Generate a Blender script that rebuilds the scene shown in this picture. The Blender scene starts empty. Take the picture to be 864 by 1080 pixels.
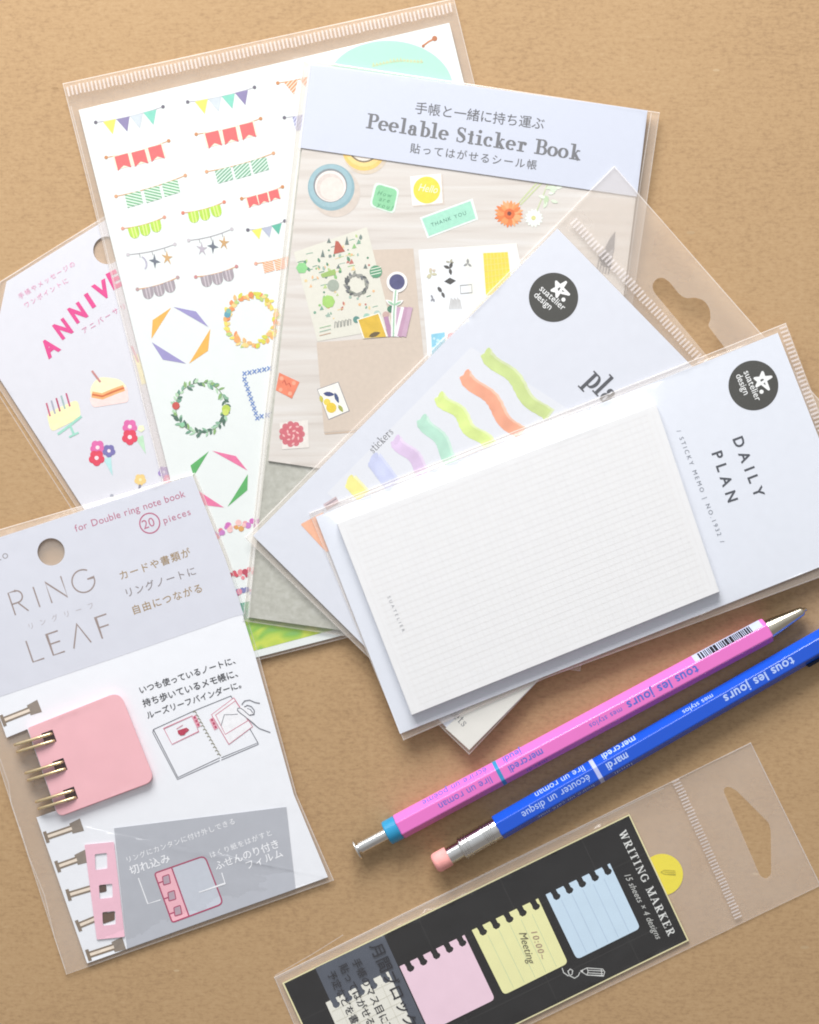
import bpy, math, random
import numpy as np
from mathutils import Vector, noise
from mathutils.geometry import delaunay_2d_cdt
random.seed(7)
sc = bpy.context.scene
COL = sc.collection
# ------------------------------------------------------------------ camera
# The table plan is measured in plan units (864 x 1080 over the framed area); S metres each.
S = 0.26e-3
CAMZ = 0.46
MM = 1e-3
cam = bpy.data.cameras.new('camera')
cam.sensor_fit = 'VERTICAL'
cam.sensor_height = 36.0
cam.lens = 36.0 * CAMZ / (1080 * S)
cam.clip_start, cam.clip_end = 0.01, 20
co = bpy.data.objects.new('camera', cam)
co.location = (0, 0, CAMZ)
COL.objects.link(co)
sc.camera = co
# ------------------------------------------------------------------ room light and lamp
w = bpy.data.worlds.new('World')
sc.world = w
w.use_nodes = True
nt = w.node_tree
bg = nt.nodes['Background']
tc = nt.nodes.new('ShaderNodeTexCoord')
dp = nt.nodes.new('ShaderNodeVectorMath'); dp.operation = 'DOT_PRODUCT'
dp.inputs[1].default_value = Vector((-0.45, 0.70, 0.55)).normalized()
nt.links.new(tc.outputs['Generated'], dp.inputs[0])
rp = nt.nodes.new('ShaderNodeValToRGB')
rp.color_ramp.elements[0].position = 0.0
rp.color_ramp.elements[0].color = (0.36, 0.34, 0.33, 1)
rp.color_ramp.elements[1].position = 1.0
rp.color_ramp.elements[1].color = (0.91, 0.965, 1.03, 1)
nt.links.new(dp.outputs['Value'], rp.inputs[0])
nt.links.new(rp.outputs[0], bg.inputs[0])
bg.inputs[1].default_value = 0.76


def area(name, loc, target, size, energy, col):
    l = bpy.data.lights.new(name, 'AREA')
    l.shape = 'RECTANGLE'; l.size, l.size_y = size
    l.energy = energy; l.color = col
    o = bpy.data.objects.new(name, l)
    o.location = loc
    o.rotation_euler = (Vector(target) - Vector(loc)).to_track_quat('-Z', 'Y').to_euler()
    COL.objects.link(o)


area('window_light', (-0.17, 0.72, 0.44), (0.0, 0.02, 0), (0.60, 0.38), 12.2, (1.0, 0.997, 0.99))
sc.view_settings.view_transform = 'Standard'
sc.view_settings.look = 'None'
sc.view_settings.exposure = 0.0
sc.view_settings.gamma = 1.0
sc.cycles.use_denoising = True
sc.cycles.filter_width = 1.9
sc.cycles.transparent_max_bounces = 32
sc.cycles.max_bounces = 8
sc.cycles.caustics_reflective = False
sc.cycles.caustics_refractive = False


# ------------------------------------------------------------------ materials
def lin(c):
    return c / 12.92 if c <= 0.04045 else ((c + 0.055) / 1.055) ** 2.4


def rgb(h):
    h = h.lstrip('#')
    return tuple(lin(int(h[i:i + 2], 16) / 255) for i in (0, 2, 4)) + (1,)


_m = {}


def M(h, rough=0.55, grain=0.05, metal=0.0, coat=0.0, scale=900.0, spec=0.35, bump=0.0, pale=0.0):
    key = (h, rough, grain, metal, coat, scale, spec, bump, pale)
    if key in _m:
        return _m[key]
    m = bpy.data.materials.new('ink_' + h.strip('#'))
    m.use_nodes = True
    n, l = m.node_tree.nodes, m.node_tree.links
    b = n['Principled BSDF']
    tcn = n.new('ShaderNodeTexCoord')
    nz = n.new('ShaderNodeTexNoise')
    nz.inputs['Scale'].default_value = scale
    nz.inputs['Detail'].default_value = 4
    l.new(tcn.outputs['Object'], nz.inputs['Vector'])
    hs = n.new('ShaderNodeHueSaturation')
    hs.inputs['Color'].default_value = tuple(c + (0.85 - c) * pale for c in rgb(h)[:3]) + (1,)
    mr = n.new('ShaderNodeMapRange')
    mr.inputs['From Min'].default_value = 0.3; mr.inputs['From Max'].default_value = 0.7
    mr.inputs['To Min'].default_value = 1 - grain; mr.inputs['To Max'].default_value = 1 + grain
    l.new(nz.outputs['Fac'], mr.inputs['Value'])
    l.new(mr.outputs[0], hs.inputs['Value'])
    l.new(hs.outputs[0], b.inputs['Base Color'])
    b.inputs['Roughness'].default_value = rough
    b.inputs['Metallic'].default_value = metal
    b.inputs['Specular IOR Level'].default_value = spec
    b.inputs['Coat Weight'].default_value = coat
    b.inputs['Coat Roughness'].default_value = 0.08
    if bump:
        bp = n.new('ShaderNodeBump')
        bp.inputs['Strength'].default_value = bump
        bp.inputs['Distance'].default_value = 0.0002
        l.new(nz.outputs['Fac'], bp.inputs['Height'])
        l.new(bp.outputs[0], b.inputs['Normal'])
    _m[key] = m
    return m


def kraft():
    m = bpy.data.materials.new('kraft_paper')
    m.use_nodes = True
    n, l = m.node_tree.nodes, m.node_tree.links
    b = n['Principled BSDF']
    tcn = n.new('ShaderNodeTexCoord')

    def noise_n(sx, sy, sz, detail, rough=0.6):
        mp = n.new('ShaderNodeMapping')
        mp.inputs['Scale'].default_value = (sx, sy, sz)
        l.new(tcn.outputs['Object'], mp.inputs[0])
        z = n.new('ShaderNodeTexNoise')
        z.inputs['Scale'].default_value = 1
        z.inputs['Detail'].default_value = detail
        z.inputs['Roughness'].default_value = rough
        l.new(mp.outputs[0], z.inputs['Vector'])
        return z.outputs['Fac']

    a = noise_n(620, 1000, 1, 6, 0.72)     # fibres, slightly longer along x
    c = noise_n(210, 280, 1, 5, 0.7)           # flocking
    d = noise_n(22, 26, 1, 3)            # clouds
    e = noise_n(240, 1900, 1, 3)         # fine horizontal streaks

    def madd(x, k, y):
        q = n.new('ShaderNodeMath'); q.operation = 'MULTIPLY_ADD'
        l.new(x, q.inputs[0]); q.inputs[1].default_value = k
        if isinstance(y, float): q.inputs[2].default_value = y
        else: l.new(y, q.inputs[2])
        return q.outputs[0]
    f = madd(a, 0.62, madd(c, 0.18, madd(d, 0.16, madd(e, 0.18, -0.07))))
    r = n.new('ShaderNodeValToRGB')
    el = r.color_ramp.elements
    el[0].position = 0.30; el[0].color = rgb('#97795a')
    el[1].position = 0.74; el[1].color = rgb('#bfa382')
    k = el.new(0.50); k.color = rgb('#b3936d')
    k = el.new(0.60); k.color = rgb('#b89973')
    l.new(f, r.inputs[0])
    # sparse pale and dark flecks
    v = n.new('ShaderNodeTexVoronoi'); v.inputs['Scale'].default_value = 1
    mp = n.new('ShaderNodeMapping'); mp.inputs['Scale'].default_value = (70, 190, 1)
    mp.inputs['Rotation'].default_value = (0, 0, 0.3)
    l.new(tcn.outputs['Object'], mp.inputs[0]); l.new(mp.outputs[0], v.inputs['Vector'])
    lt = n.new('ShaderNodeMath'); lt.operation = 'LESS_THAN'; lt.inputs[1].default_value = 0.085
    l.new(v.outputs['Distance'], lt.inputs[0])
    sepc = n.new('ShaderNodeSeparateColor'); l.new(v.outputs['Color'], sepc.inputs[0])
    gt = n.new('ShaderNodeMath'); gt.operation = 'GREATER_THAN'; gt.inputs[1].default_value = 0.75
    l.new(sepc.outputs[0], gt.inputs[0])
    mu = n.new('ShaderNodeMath'); mu.operation = 'MULTIPLY'
    l.new(lt.outputs[0], mu.inputs[0]); l.new(gt.outputs[0], mu.inputs[1])
    mu2 = n.new('ShaderNodeMath'); mu2.operation = 'MULTIPLY'; mu2.inputs[1].default_value = 0.45
    l.new(mu.outputs[0], mu2.inputs[0])
    mx = n.new('ShaderNodeMix'); mx.data_type = 'RGBA'
    l.new(mu2.outputs[0], mx.inputs[0]); l.new(r.outputs[0], mx.inputs[6])
    mx2 = n.new('ShaderNodeMix'); mx2.data_type = 'RGBA'
    l.new(sepc.outputs[1], mx2.inputs[0])
    mx2.inputs[6].default_value = rgb('#7a5a37'); mx2.inputs[7].default_value = rgb('#dcc6a2')
    l.new(mx2.outputs[2], mx.inputs[7])
    l.new(mx.outputs[2], b.inputs['Base Color'])
    b.inputs['Roughness'].default_value = 0.75
    b.inputs['Specular IOR Level'].default_value = 0.25
    bp = n.new('ShaderNodeBump'); bp.inputs['Strength'].default_value = 0.22
    bp.inputs['Distance'].default_value = 0.0002
    l.new(f, bp.inputs['Height']); l.new(bp.outputs[0], b.inputs['Normal'])
    return m


def film(name, veil, rough, tint, gloss=1.0):
    m = bpy.data.materials.new(name)
    m.use_nodes = True
    n, l = m.node_tree.nodes, m.node_tree.links
    n.remove(n['Principled BSDF'])
    out = n['Material Output']
    tr = n.new('ShaderNodeBsdfTransparent'); tr.inputs[0].default_value = (0.995, 0.995, 0.995, 1)
    df = n.new('ShaderNodeBsdfDiffuse'); df.inputs[0].default_value = tint
    tl = n.new('ShaderNodeBsdfTranslucent'); tl.inputs[0].default_value = tint
    dm = n.new('ShaderNodeMixShader'); dm.inputs[0].default_value = 0.08
    l.new(df.outputs[0], dm.inputs[1]); l.new(tl.outputs[0], dm.inputs[2])
    a = n.new('ShaderNodeMixShader')
    tcn = n.new('ShaderNodeTexCoord')
    nz = n.new('ShaderNodeTexNoise'); nz.inputs['Scale'].default_value = 60; nz.inputs['Detail'].default_value = 3
    l.new(tcn.outputs['Object'], nz.inputs['Vector'])
    mr = n.new('ShaderNodeMapRange')
    mr.inputs['To Min'].default_value = veil * 0.75; mr.inputs['To Max'].default_value = veil * 1.25
    l.new(nz.outputs['Fac'], mr.inputs['Value']); l.new(mr.outputs[0], a.inputs[0])
    l.new(tr.outputs[0], a.inputs[1]); l.new(dm.outputs[0], a.inputs[2])
    gl = n.new('ShaderNodeBsdfGlossy'); gl.inputs['Roughness'].default_value = rough
    lw = n.new('ShaderNodeLayerWeight'); lw.inputs['Blend'].default_value = 0.25
    mg = n.new('ShaderNodeMath'); mg.operation = 'MULTIPLY_ADD'
    mg.inputs[1].default_value = 0.36 * gloss; mg.inputs[2].default_value = 0.03 * gloss
    pw = n.new('ShaderNodeMath'); pw.operation = 'POWER'; pw.inputs[1].default_value = 2.0
    l.new(lw.outputs['Facing'], pw.inputs[0]); l.new(pw.outputs[0], mg.inputs[0])
    b = n.new('ShaderNodeMixShader')
    l.new(mg.outputs[0], b.inputs[0])
    l.new(a.outputs[0], b.inputs[1]); l.new(gl.outputs[0], b.inputs[2])
    l.new(b.outputs[0], out.inputs[0])
    return m


def ramp_mat(name, scale, stops, rough=0.5, dist=0.0, kind='noise', detail=3, mapscale=(1, 1, 1), rot=0.0, bump=0.0):
    m = bpy.data.materials.new(name)
    m.use_nodes = True
    n, l = m.node_tree.nodes, m.node_tree.links
    b = n['Principled BSDF']
    tcn = n.new('ShaderNodeTexCoord')
    mp = n.new('ShaderNodeMapping'); mp.inputs['Scale'].default_value = mapscale
    mp.inputs['Rotation'].default_value = (0, 0, rot)
    l.new(tcn.outputs['Object'], mp.inputs[0])
    if kind == 'noise':
        t = n.new('ShaderNodeTexNoise'); t.inputs['Detail'].default_value = detail
    else:
        t = n.new('ShaderNodeTexWave'); t.bands_direction = 'Y'; t.inputs['Detail'].default_value = detail
    t.inputs['Scale'].default_value = scale
    t.inputs['Distortion'].default_value = dist
    l.new(mp.outputs[0], t.inputs['Vector'])
    r = n.new('ShaderNodeValToRGB')
    el = r.color_ramp.elements
    el[0].position, el[0].color = stops[0][0], rgb(stops[0][1])
    el[1].position, el[1].color = stops[-1][0], rgb(stops[-1][1])
    for p, c in stops[1:-1]:
        k = el.new(p); k.color = rgb(c)
    l.new(t.outputs['Fac'], r.inputs[0])
    l.new(r.outputs[0], b.inputs['Base Color'])
    b.inputs['Roughness'].default_value = rough
    b.inputs['Specular IOR Level'].default_value = 0.3
    if bump:
        bp = n.new('ShaderNodeBump'); bp.inputs['Strength'].default_value = bump
        bp.inputs['Distance'].default_value = 0.0002
        l.new(t.outputs['Fac'], bp.inputs['Height']); l.new(bp.outputs[0], b.inputs['Normal'])
    return m


FILM = film('clear_film', 0.024, 0.20, (1.0, 0.98, 0.97, 1), 1.0)
FILM_LOW = film('clear_film_back', 0.28, 0.3, (1.0, 0.88, 0.77, 1), 0.2)  # cream veil put in for kraft bounce light and gloss on clear film
FILM_EDGE = film('film_edge', 0.32, 0.3, (1, 0.97, 0.95, 1), 0.0)  # pale diffuse lines painted in for the highlight along film edges and folds
FILM_SEAL = film('film_seal', 0.30, 0.3, (1, 0.94, 0.93, 1), 0.5)
WHITE = M('#f3f3f1', 0.5, 0.012, scale=500)
LAV = M('#dcdee6', 0.45, 0.012, scale=400)
CREAM = M('#e9e6de', 0.5, 0.012, scale=400)


# ------------------------------------------------------------------ geometry
class Plane:
    """A tilted rest plane: height in mm at a plan point, and the world point above it."""
    def __init__(self, z, dx=0.0, dy=0.0, x0=432, y0=540):
        self.z, self.dx, self.dy, self.x0, self.y0 = z, dx, dy, x0, y0

    def W(self, x, y, dz=0.0):
        z = (self.z + self.dx * (x - self.x0) + self.dy * (y - self.y0) + dz) * MM
        k = S * (CAMZ - z) / CAMZ
        return ((x - 432) * k, (540 - y) * k, z)


def inside(pts, loops):
    pts = np.asarray(pts, float)
    r = np.zeros(len(pts), bool)
    for lp in loops:
        a = np.asarray(lp, float); b = np.roll(a, -1, 0)
        for (x0, y0), (x1, y1) in zip(a, b):
            if y0 == y1: continue
            c = ((y0 > pts[:, 1]) != (y1 > pts[:, 1])) & (pts[:, 0] < (x1 - x0) * (pts[:, 1] - y0) / (y1 - y0) + x0)
            r ^= c
    return r


def dist(pts, loops):
    pts = np.asarray(pts, float)
    d = np.full(len(pts), 1e9)
    for lp in loops:
        a = np.asarray(lp, float); b = np.roll(a, -1, 0)
        for p, q in zip(a, b):
            e = q - p; L = float(e @ e) or 1e-9
            t = np.clip(((pts - p) @ e) / L, 0, 1)
            d = np.minimum(d, np.hypot(*(pts - p - t[:, None] * e).T))
    return d


def fill(loops, step=None, extra=()):
    vs, es = [], []
    for lp in loops:
        i0 = len(vs); k = len(lp)
        vs += [tuple(map(float, p)) for p in lp]
        es += [(i0 + i, i0 + (i + 1) % k) for i in range(k)]
    for lp in extra:
        i0 = len(vs); k = len(lp)
        vs += [tuple(map(float, p)) for p in lp]
        es += [(i0 + i, i0 + (i + 1) % k) for i in range(k)]
    if step:
        a = np.array(loops[0], float)
        (x0, y0), (x1, y1) = a.min(0), a.max(0)
        g = np.array([(x + random.uniform(-.2, .2) * step, y + random.uniform(-.2, .2) * step)
                      for x in np.arange(x0, x1, step) for y in np.arange(y0, y1, step)])
        g = g[inside(g, loops) & (dist(g, loops) > step * .45)]
        vs += [tuple(p) for p in g]
    v, e, f, *_ = delaunay_2d_cdt([Vector(p) for p in vs], es, [], 0, 1e-5)
    v = [(p.x, p.y) for p in v]
    cen = np.array([np.mean([v[i] for i in t], 0) for t in f])
    ok = inside(cen, loops)
    out = []
    for t, k in zip(f, ok):
        if k:
            ar = (v[t[1]][0] - v[t[0]][0]) * (v[t[2]][1] - v[t[0]][1]) - (v[t[1]][1] - v[t[0]][1]) * (v[t[2]][0] - v[t[0]][0])
            out.append(tuple(t) if ar < 0 else tuple(reversed(t)))   # plan y runs down
    return v, out


def root_of(o):
    while o.parent: o = o.parent
    return o


class Part:
    """Collects faces of several materials and links them as ONE mesh object."""
    def __init__(self, pl=None, top=0.0):
        self.pl, self.top = pl, top
        self.v, self.f, self.fm, self.mats = [], [], [], []

    def add(self, vs, fs, mat):
        if mat not in self.mats: self.mats.append(mat)
        k = self.mats.index(mat); o = len(self.v)
        self.v += [tuple(p) for p in vs]
        self.f += [tuple(i + o for i in t) for t in fs]
        self.fm += [k] * len(fs)

    def z(self, lvl):
        # printed layers lie 0.012 mm apart; shapes of one layer step minutely so that none share a plane
        self.n = getattr(self, 'n', 0) + 1
        return self.top + lvl * 0.012 + (self.n % 26) * 0.0004

    def poly(self, pts, mat, lvl=1, step=None):
        loops = pts if isinstance(pts[0][0], (list, tuple)) else [pts]
        v, f = fill(loops, step)
        z = self.z(lvl)
        self.add([self.pl.W(x, y, z) for x, y in v], f, mat)

    def prism(self, loops, z0, z1, mat, side=None):
        loops = loops if isinstance(loops[0][0], (list, tuple)) else [loops]
        v, f = fill(loops)
        self.add([self.pl.W(x, y, z1) for x, y in v], f, mat)
        self.add([self.pl.W(x, y, z0) for x, y in v], [tuple(reversed(t)) for t in f], mat)
        for lp in loops:
            n = len(lp)
            vs = [self.pl.W(x, y, z0) for x, y in lp] + [self.pl.W(x, y, z1) for x, y in lp]
            self.add(vs, [(i, (i + 1) % n, n + (i + 1) % n, n + i) for i in range(n)], side or mat)

    def circle(self, c, r, mat, lvl=1, n=48, ry=None, rot=0.0):
        ry = ry or r
        cr, sr = math.cos(rot), math.sin(rot)
        pts = []
        for i in range(n):
            a = 2 * math.pi * i / n
            x, y = r * math.cos(a), ry * math.sin(a)
            pts.append((c[0] + x * cr + y * sr, c[1] - x * sr + y * cr))
        z = self.z(lvl)
        self.add([self.pl.W(x, y, z) for x, y in pts], [tuple(reversed(range(n)))], mat)

    def ring(self, c, r0, r1, mat, lvl=1, n=56):
        vs, fs = [], []
        z = self.z(lvl)
        for i in range(n):
            a = 2 * math.pi * i / n
            for r in (r0, r1):
                vs.append(self.pl.W(c[0] + r * math.cos(a), c[1] - r * math.sin(a), z))
        for i in range(n):
            j = (i + 1) % n
            fs.append((2 * i, 2 * i + 1, 2 * j + 1, 2 * j))
        self.add(vs, fs, mat)

    def stroke(self, pts, wid, mat, lvl=1, closed=False):
        v, f = strip(pts, wid, closed)
        z = self.z(lvl)
        self.add([self.pl.W(x, y, z) for x, y in v], f, mat)

    def text(self, s, p0, p1, h, mat, lvl=2, jp=False, bold=0.0, font=None, shear=0.0, T=.17, t=.05, up=None):
        """Lettering whose baseline runs p0 -> p1 with cap (or glyph) height h."""
        for v, f in layout(s, p0, p1, h, jp, bold, font, shear, T, t):
            z = self.z(lvl)
            self.add([self.pl.W(x, y, z) for x, y in v], f, mat)

    def build(self, name, parent=None, smooth=False, label=None):
        me = bpy.data.meshes.new(name)
        loc = Vector((0, 0, 0)) if parent is None else root_of(parent).location
        me.from_pydata([Vector(p) - loc for p in self.v], [], self.f)
        for m in self.mats: me.materials.append(m)
        me.polygons.foreach_set('material_index', self.fm)
        if smooth: me.polygons.foreach_set('use_smooth', [True] * len(self.f))
        me.update()
        o = bpy.data.objects.new(name, me)
        COL.objects.link(o)
        if parent is not None: o.parent = parent
        if label: o['label'] = label
        return o


def strip(pts, wid, closed=False):
    n = len(pts); vs, fs = [], []
    wl = wid if isinstance(wid, (list, tuple)) else [wid] * n
    for i, (x, y) in enumerate(pts):
        a = pts[(i - 1) % n] if (closed or i) else pts[0]
        b = pts[(i + 1) % n] if (closed or i < n - 1) else pts[-1]
        dx, dy = b[0] - a[0], b[1] - a[1]; L = math.hypot(dx, dy) or 1
        k = wl[i] / 2
        # mitre
        if closed or 0 < i < n - 1:
            u1 = (x - a[0], y - a[1]); l1 = math.hypot(*u1) or 1
            cs = (u1[0] * dx + u1[1] * dy) / (l1 * L)
            k /= max(0.5, abs(cs))
        vs += [(x - dy / L * k, y + dx / L * k), (x + dy / L * k, y - dx / L * k)]
    m = n if closed else n - 1
    for i in range(m):
        j = (i + 1) % n
        fs.append((2 * i, 2 * j, 2 * j + 1, 2 * i + 1))
    return vs, fs


# --- lettering
_g = {}


def glyph(ch, bold):
    if (ch, bold) not in _g:
        c = bpy.data.curves.new('t', 'FONT'); c.body = ch; c.offset = bold; c.resolution_u = 3
        o = bpy.data.objects.new('t', c); COL.objects.link(o)
        dg = bpy.context.evaluated_depsgraph_get()
        m = bpy.data.meshes.new_from_object(o.evaluated_get(dg))
        v = [(p.co.x, p.co.y) for p in m.vertices]; f = [tuple(p.vertices) for p in m.polygons]
        bpy.data.objects.remove(o); bpy.data.curves.remove(c); bpy.data.meshes.remove(m)
        _g[ch, bold] = (v, f)
    return _g[ch, bold]


def arc(cx, cy, rx, ry, a0, a1, n=22):
    return [(cx + rx * math.cos(math.radians(a0 + (a1 - a0) * i / n)), cy + ry * math.sin(math.radians(a0 + (a1 - a0) * i / n))) for i in range(n + 1)]


def serif_glyph(c, T, t):
    """Roman letters drawn with a broad nib: thick stems T, thin strokes t, slab hairline serifs. Cap height 1."""
    sh = []                        # shapes: (verts, faces)
    x = .66                        # x height

    def rect(x0, y0, x1, y1): sh.append(([(x0, y0), (x1, y0), (x1, y1), (x0, y1)], [(0, 1, 2, 3)]))

    def nib(p):
        w = []
        for i in range(len(p)):
            a, b = p[max(0, i - 1)], p[min(len(p) - 1, i + 1)]
            L = math.hypot(b[0] - a[0], b[1] - a[1]) or 1
            w.append(t + (T - t) * (abs(b[1] - a[1]) / L) ** 1.4)
        v, f = strip(p, w)
        sh.append((v, [tuple(reversed(q)) for q in f]))

    def line(p, q, w): 
        v, f = strip([p, q], w); sh.append((v, f))

    def curve(p, w): 
        v, f = strip(p, w); sh.append((v, f))
    s = t * 1.15
    sv = T * .55 + .03             # serif overhang

    def stem(cx, y0, y1, lo=(1, 1), hi=(1, 1)):
        rect(cx - T / 2, y0, cx + T / 2, y1)
        if lo: rect(cx - T / 2 - sv * lo[0], y0, cx + T / 2 + sv * lo[1], y0 + s)
        if hi: rect(cx - T / 2 - sv * hi[0], y1 - s, cx + T / 2 + sv * hi[1], y1)
    L = T / 2 + sv + .02
    if c == 'I': stem(L, 0, 1); return sh, 2 * L
    if c == 'P' or c == 'R' or c == 'B':
        stem(L, 0, 1, hi=(1, 0)); nib([(L, 1 - t / 2), (L + .2, 1 - t / 2)] + arc(L + .2, .745, .24, .23, 85, -85) + [(L + .2, .515), (L, .515)])
        if c == 'P': return sh, L + .5
        if c == 'B':
            nib([(L, .515), (L + .2, .515)] + arc(L + .22, .27, .27, .245, 85, -85) + [(L + .2, t / 2), (L, t / 2)]); return sh, L + .56
        line((L + .2, .5), (L + .46, .03), T); rect(L + .36, 0, L + .66, s); return sh, L + .66
    if c == 'E':
        stem(L, 0, 1); rect(L, 1 - s, L + .5, 1); rect(L, 0, L + .54, s); rect(L, .48, L + .36, .48 + s)
        rect(L + .5 - t, .74, L + .5, 1); rect(L + .54 - t, 0, L + .54, .28); rect(L + .36 - t, .38, L + .36, .62); return sh, L + .58
    if c == 'T':
        stem(.38, 0, 1, hi=None); rect(.0, 1 - s, .76, 1); rect(0, .74, t, 1); rect(.76 - t, .74, .76, 1); return sh, .78
    if c == 'M':
        line((L, 0), (L, 1), t * 1.2); line((L, 1), (L + .38, .02), T); line((L + .76, 1), (L + .38, .02), t * 1.2); stem(L + .78, 0, 1)
        rect(L - .14, 0, L + .14, s); rect(L - .16, 1 - s, L + .06, 1); return sh, L + .78 + L
    if c == 'N':
        line((L, 0), (L, 1), t * 1.2); line((L - .02, 1), (L + .6, .02), T); line((L + .62, 0), (L + .62, 1), t * 1.2)
        rect(L - .14, 0, L + .14, s); rect(L - .18, 1 - s, L + .06, 1); rect(L + .48, 1 - s, L + .76, 1); return sh, L + .80
    if c == 'A':
        line((.1, 0), (.42, 1), t * 1.2); line((.40, 1), (.74, 0), T); rect(.2, .3, .62, .3 + s); rect(-.03, 0, .24, s); rect(.58, 0, .90, s); return sh, .90
    if c == 'W':
        line((.1, 1), (.36, 0), T); line((.36, 0), (.58, .95), t * 1.2); line((.52, 1), (.78, 0), T); line((.78, 0), (1.02, 1), t * 1.2)
        rect(-.04, 1 - s, .27, 1); rect(.42, 1 - s, .68, 1); rect(.88, 1 - s, 1.14, 1); return sh, 1.14
    if c == 'K':
        stem(L, 0, 1); line((L, .38), (L + .48, 1), t * 1.2); line((L + .16, .56), (L + .52, 0), T); rect(L + .34, 1 - s, L + .64, 1); rect(L + .34, 0, L + .68, s); return sh, L + .68
    if c == 'G':
        nib(arc(.44, .5, .38, .5 - t / 2, 45, 330, 40)); rect(.72, .1, .72 + T * .9, .44); rect(.58, .42, .92, .42 + s); rect(.72, .68, .72 + t, .96); return sh, .94
    if c == 'S':
        p = [(.52, .80), (.46, .93), (.32, .975), (.17, .93), (.10, .78), (.16, .63), (.34, .52), (.50, .40), (.56, .25), (.48, .09), (.31, .025), (.14, .08), (.07, .24)]
        curve(p, [t, t, t, t * 1.4, T * .7, T * 1, T * 1.15, T * 1.1, T * .8, t * 1.4, t, t, t]); rect(.51, .70, .51 + t, .98); rect(.06, .02, .06 + t, .30); return sh, .66
    if c == 's':
        p = [(.36, .50), (.30, .61), (.2, .635), (.1, .60), (.07, .50), (.14, .40), (.26, .32), (.36, .24), (.37, .12), (.30, .04), (.2, .02), (.1, .05), (.05, .17)]
        curve(p, [t, t, t, t * 1.3, T * .6, T * .85, T, T * .9, T * .6, t * 1.3, t, t, t]); rect(.34, .44, .34 + t, .63); rect(.04, .03, .04 + t, .22); return sh, .46
    if c == 'o': nib(arc(.3, x / 2, .25, x / 2 - t / 2, 90, 450, 36)); return sh, .62
    if c == 'c': nib(arc(.29, x / 2, .24, x / 2 - t / 2, 48, 318, 34)); sh.append(disc(.43, .5, T * .5)); return sh, .54
    if c == 'e': nib(arc(.29, x / 2, .24, x / 2 - t / 2, 0, 318, 36)); rect(.06, x / 2 - s * .3, .56, x / 2 + s * .7); return sh, .60
    if c == 'a':
        stem(.42, 0, .5, lo=(0, .45), hi=None); nib(arc(.27, .46, .15 + T * .0, x - .46 - t / 2, 165, 0)); sh.append(disc(.14, .50, T * .52))
        nib([(.42, .40), (.30, .37)] + arc(.25, .19, .165, .17, 95, 290) + [(.36, .06), (.42, .12)]); return sh, .59
    if c == 'l': stem(L * .92, 0, 1.04, hi=(1, 0)); return sh, 2 * L * .92
    if c == 'i': stem(L * .92, 0, x, hi=(1, 0)); sh.append(disc(L * .92, .90, T * .58)); return sh, 2 * L * .92
    if c == 'b': stem(L, 0, 1.04, lo=None, hi=(1, 0)); nib([(L, .52)] + arc(L + .16, x / 2, .25, x / 2 - t / 2, 120, -120, 30) + [(L, .10)]); return sh, L + .44
    if c == 'p': stem(L, -.30, x, hi=(1, 0)); nib([(L, .52)] + arc(L + .16, x / 2, .25, x / 2 - t / 2, 120, -120, 30) + [(L, .10)]); return sh, L + .44
    if c == 'n': stem(L, 0, x, hi=(1, 0)); nib([(L, .5)] + arc(L + .19, .44, .17, .20, 150, 0, 16)); stem(L + .36, 0, .46, hi=None); return sh, 2 * L + .36
    if c == 'k': stem(L, 0, 1.04, hi=(1, 0)); line((L, .26), (L + .3, x), t * 1.2); line((L + .1, .38), (L + .38, 0), T * .95); rect(L + .18, x - s, L + .42, x); rect(L + .2, 0, L + .5, s); return sh, L + .5
    if c == 'r': stem(L, 0, x, hi=(1, 0)); nib([(L, .42)] + arc(L + .17, .46, .14, .17, 150, 50, 10)); sh.append(disc(L + .26, .55, T * .55)); return sh, L + .38
    if c == 't': rect(.14, .1, .14 + T, .86); rect(0, x - s, .40, x); nib(arc(.28, .14, .14 - T * .0, .12, 190, 330, 12)); return sh, .46
    return sh, .34


def disc(cx, cy, r, n=18):
    return ([(cx + r * math.cos(6.2832 * i / n), cy + r * math.sin(6.2832 * i / n)) for i in range(n)], [tuple(range(n))])


def layout(s, p0, p1, h, jp=False, bold=0.0, font=None, shear=0.0, T=.17, t=.05):
    size = h if font == 'serif' else h / (.86 if jp else .70)
    items, A = [], []
    for ch in s:
        if font == 'serif':
            sh, ad = serif_glyph(ch, T, t)
            items.append(sh); A.append(ad + .07)
        elif ch == ' ':
            items.append([]); A.append(.32)
        else:
            v, f = glyph(ch, 0.0 if jp else bold)
            if jp and bold:                # heavier face: overlaid copies, safer than offsetting dense outlines
                items.append([([(x + dx, y + dy) for x, y in v], f) for dx, dy in ((-bold, 0), (bold, 0), (0, bold), (0, -bold))])
            else:
                items.append([(v, f)])
            A.append(1.0 if ord(ch) > 0x2fff else (max(p[0] for p in v) + max(0.03, min(p[0] for p in v)) if v else .3))
    W = math.hypot(p1[0] - p0[0], p1[1] - p0[1])
    nat = sum(A) * size
    gap, kx = 0.0, 1.0
    if nat > W:
        if jp: size *= W / nat
        else: kx = W / nat
    elif len(s) > 1: gap = (W - nat) / (len(s) - 1)
    ux, uy = (p1[0] - p0[0]) / W, (p1[1] - p0[1]) / W
    vx, vy = uy, -ux                       # 'up' on the plan (y runs down)
    x = 0.0
    out = []
    for sh, ad in zip(items, A):
        for v, f in sh:
            out.append(([(p0[0] + ux * (x + (a + shear * b) * size * kx) + vx * b * size,
                          p0[1] + uy * (x + (a + shear * b) * size * kx) + vy * b * size) for a, b in v], f))
        x += ad * size * kx + gap
    return out


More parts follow.
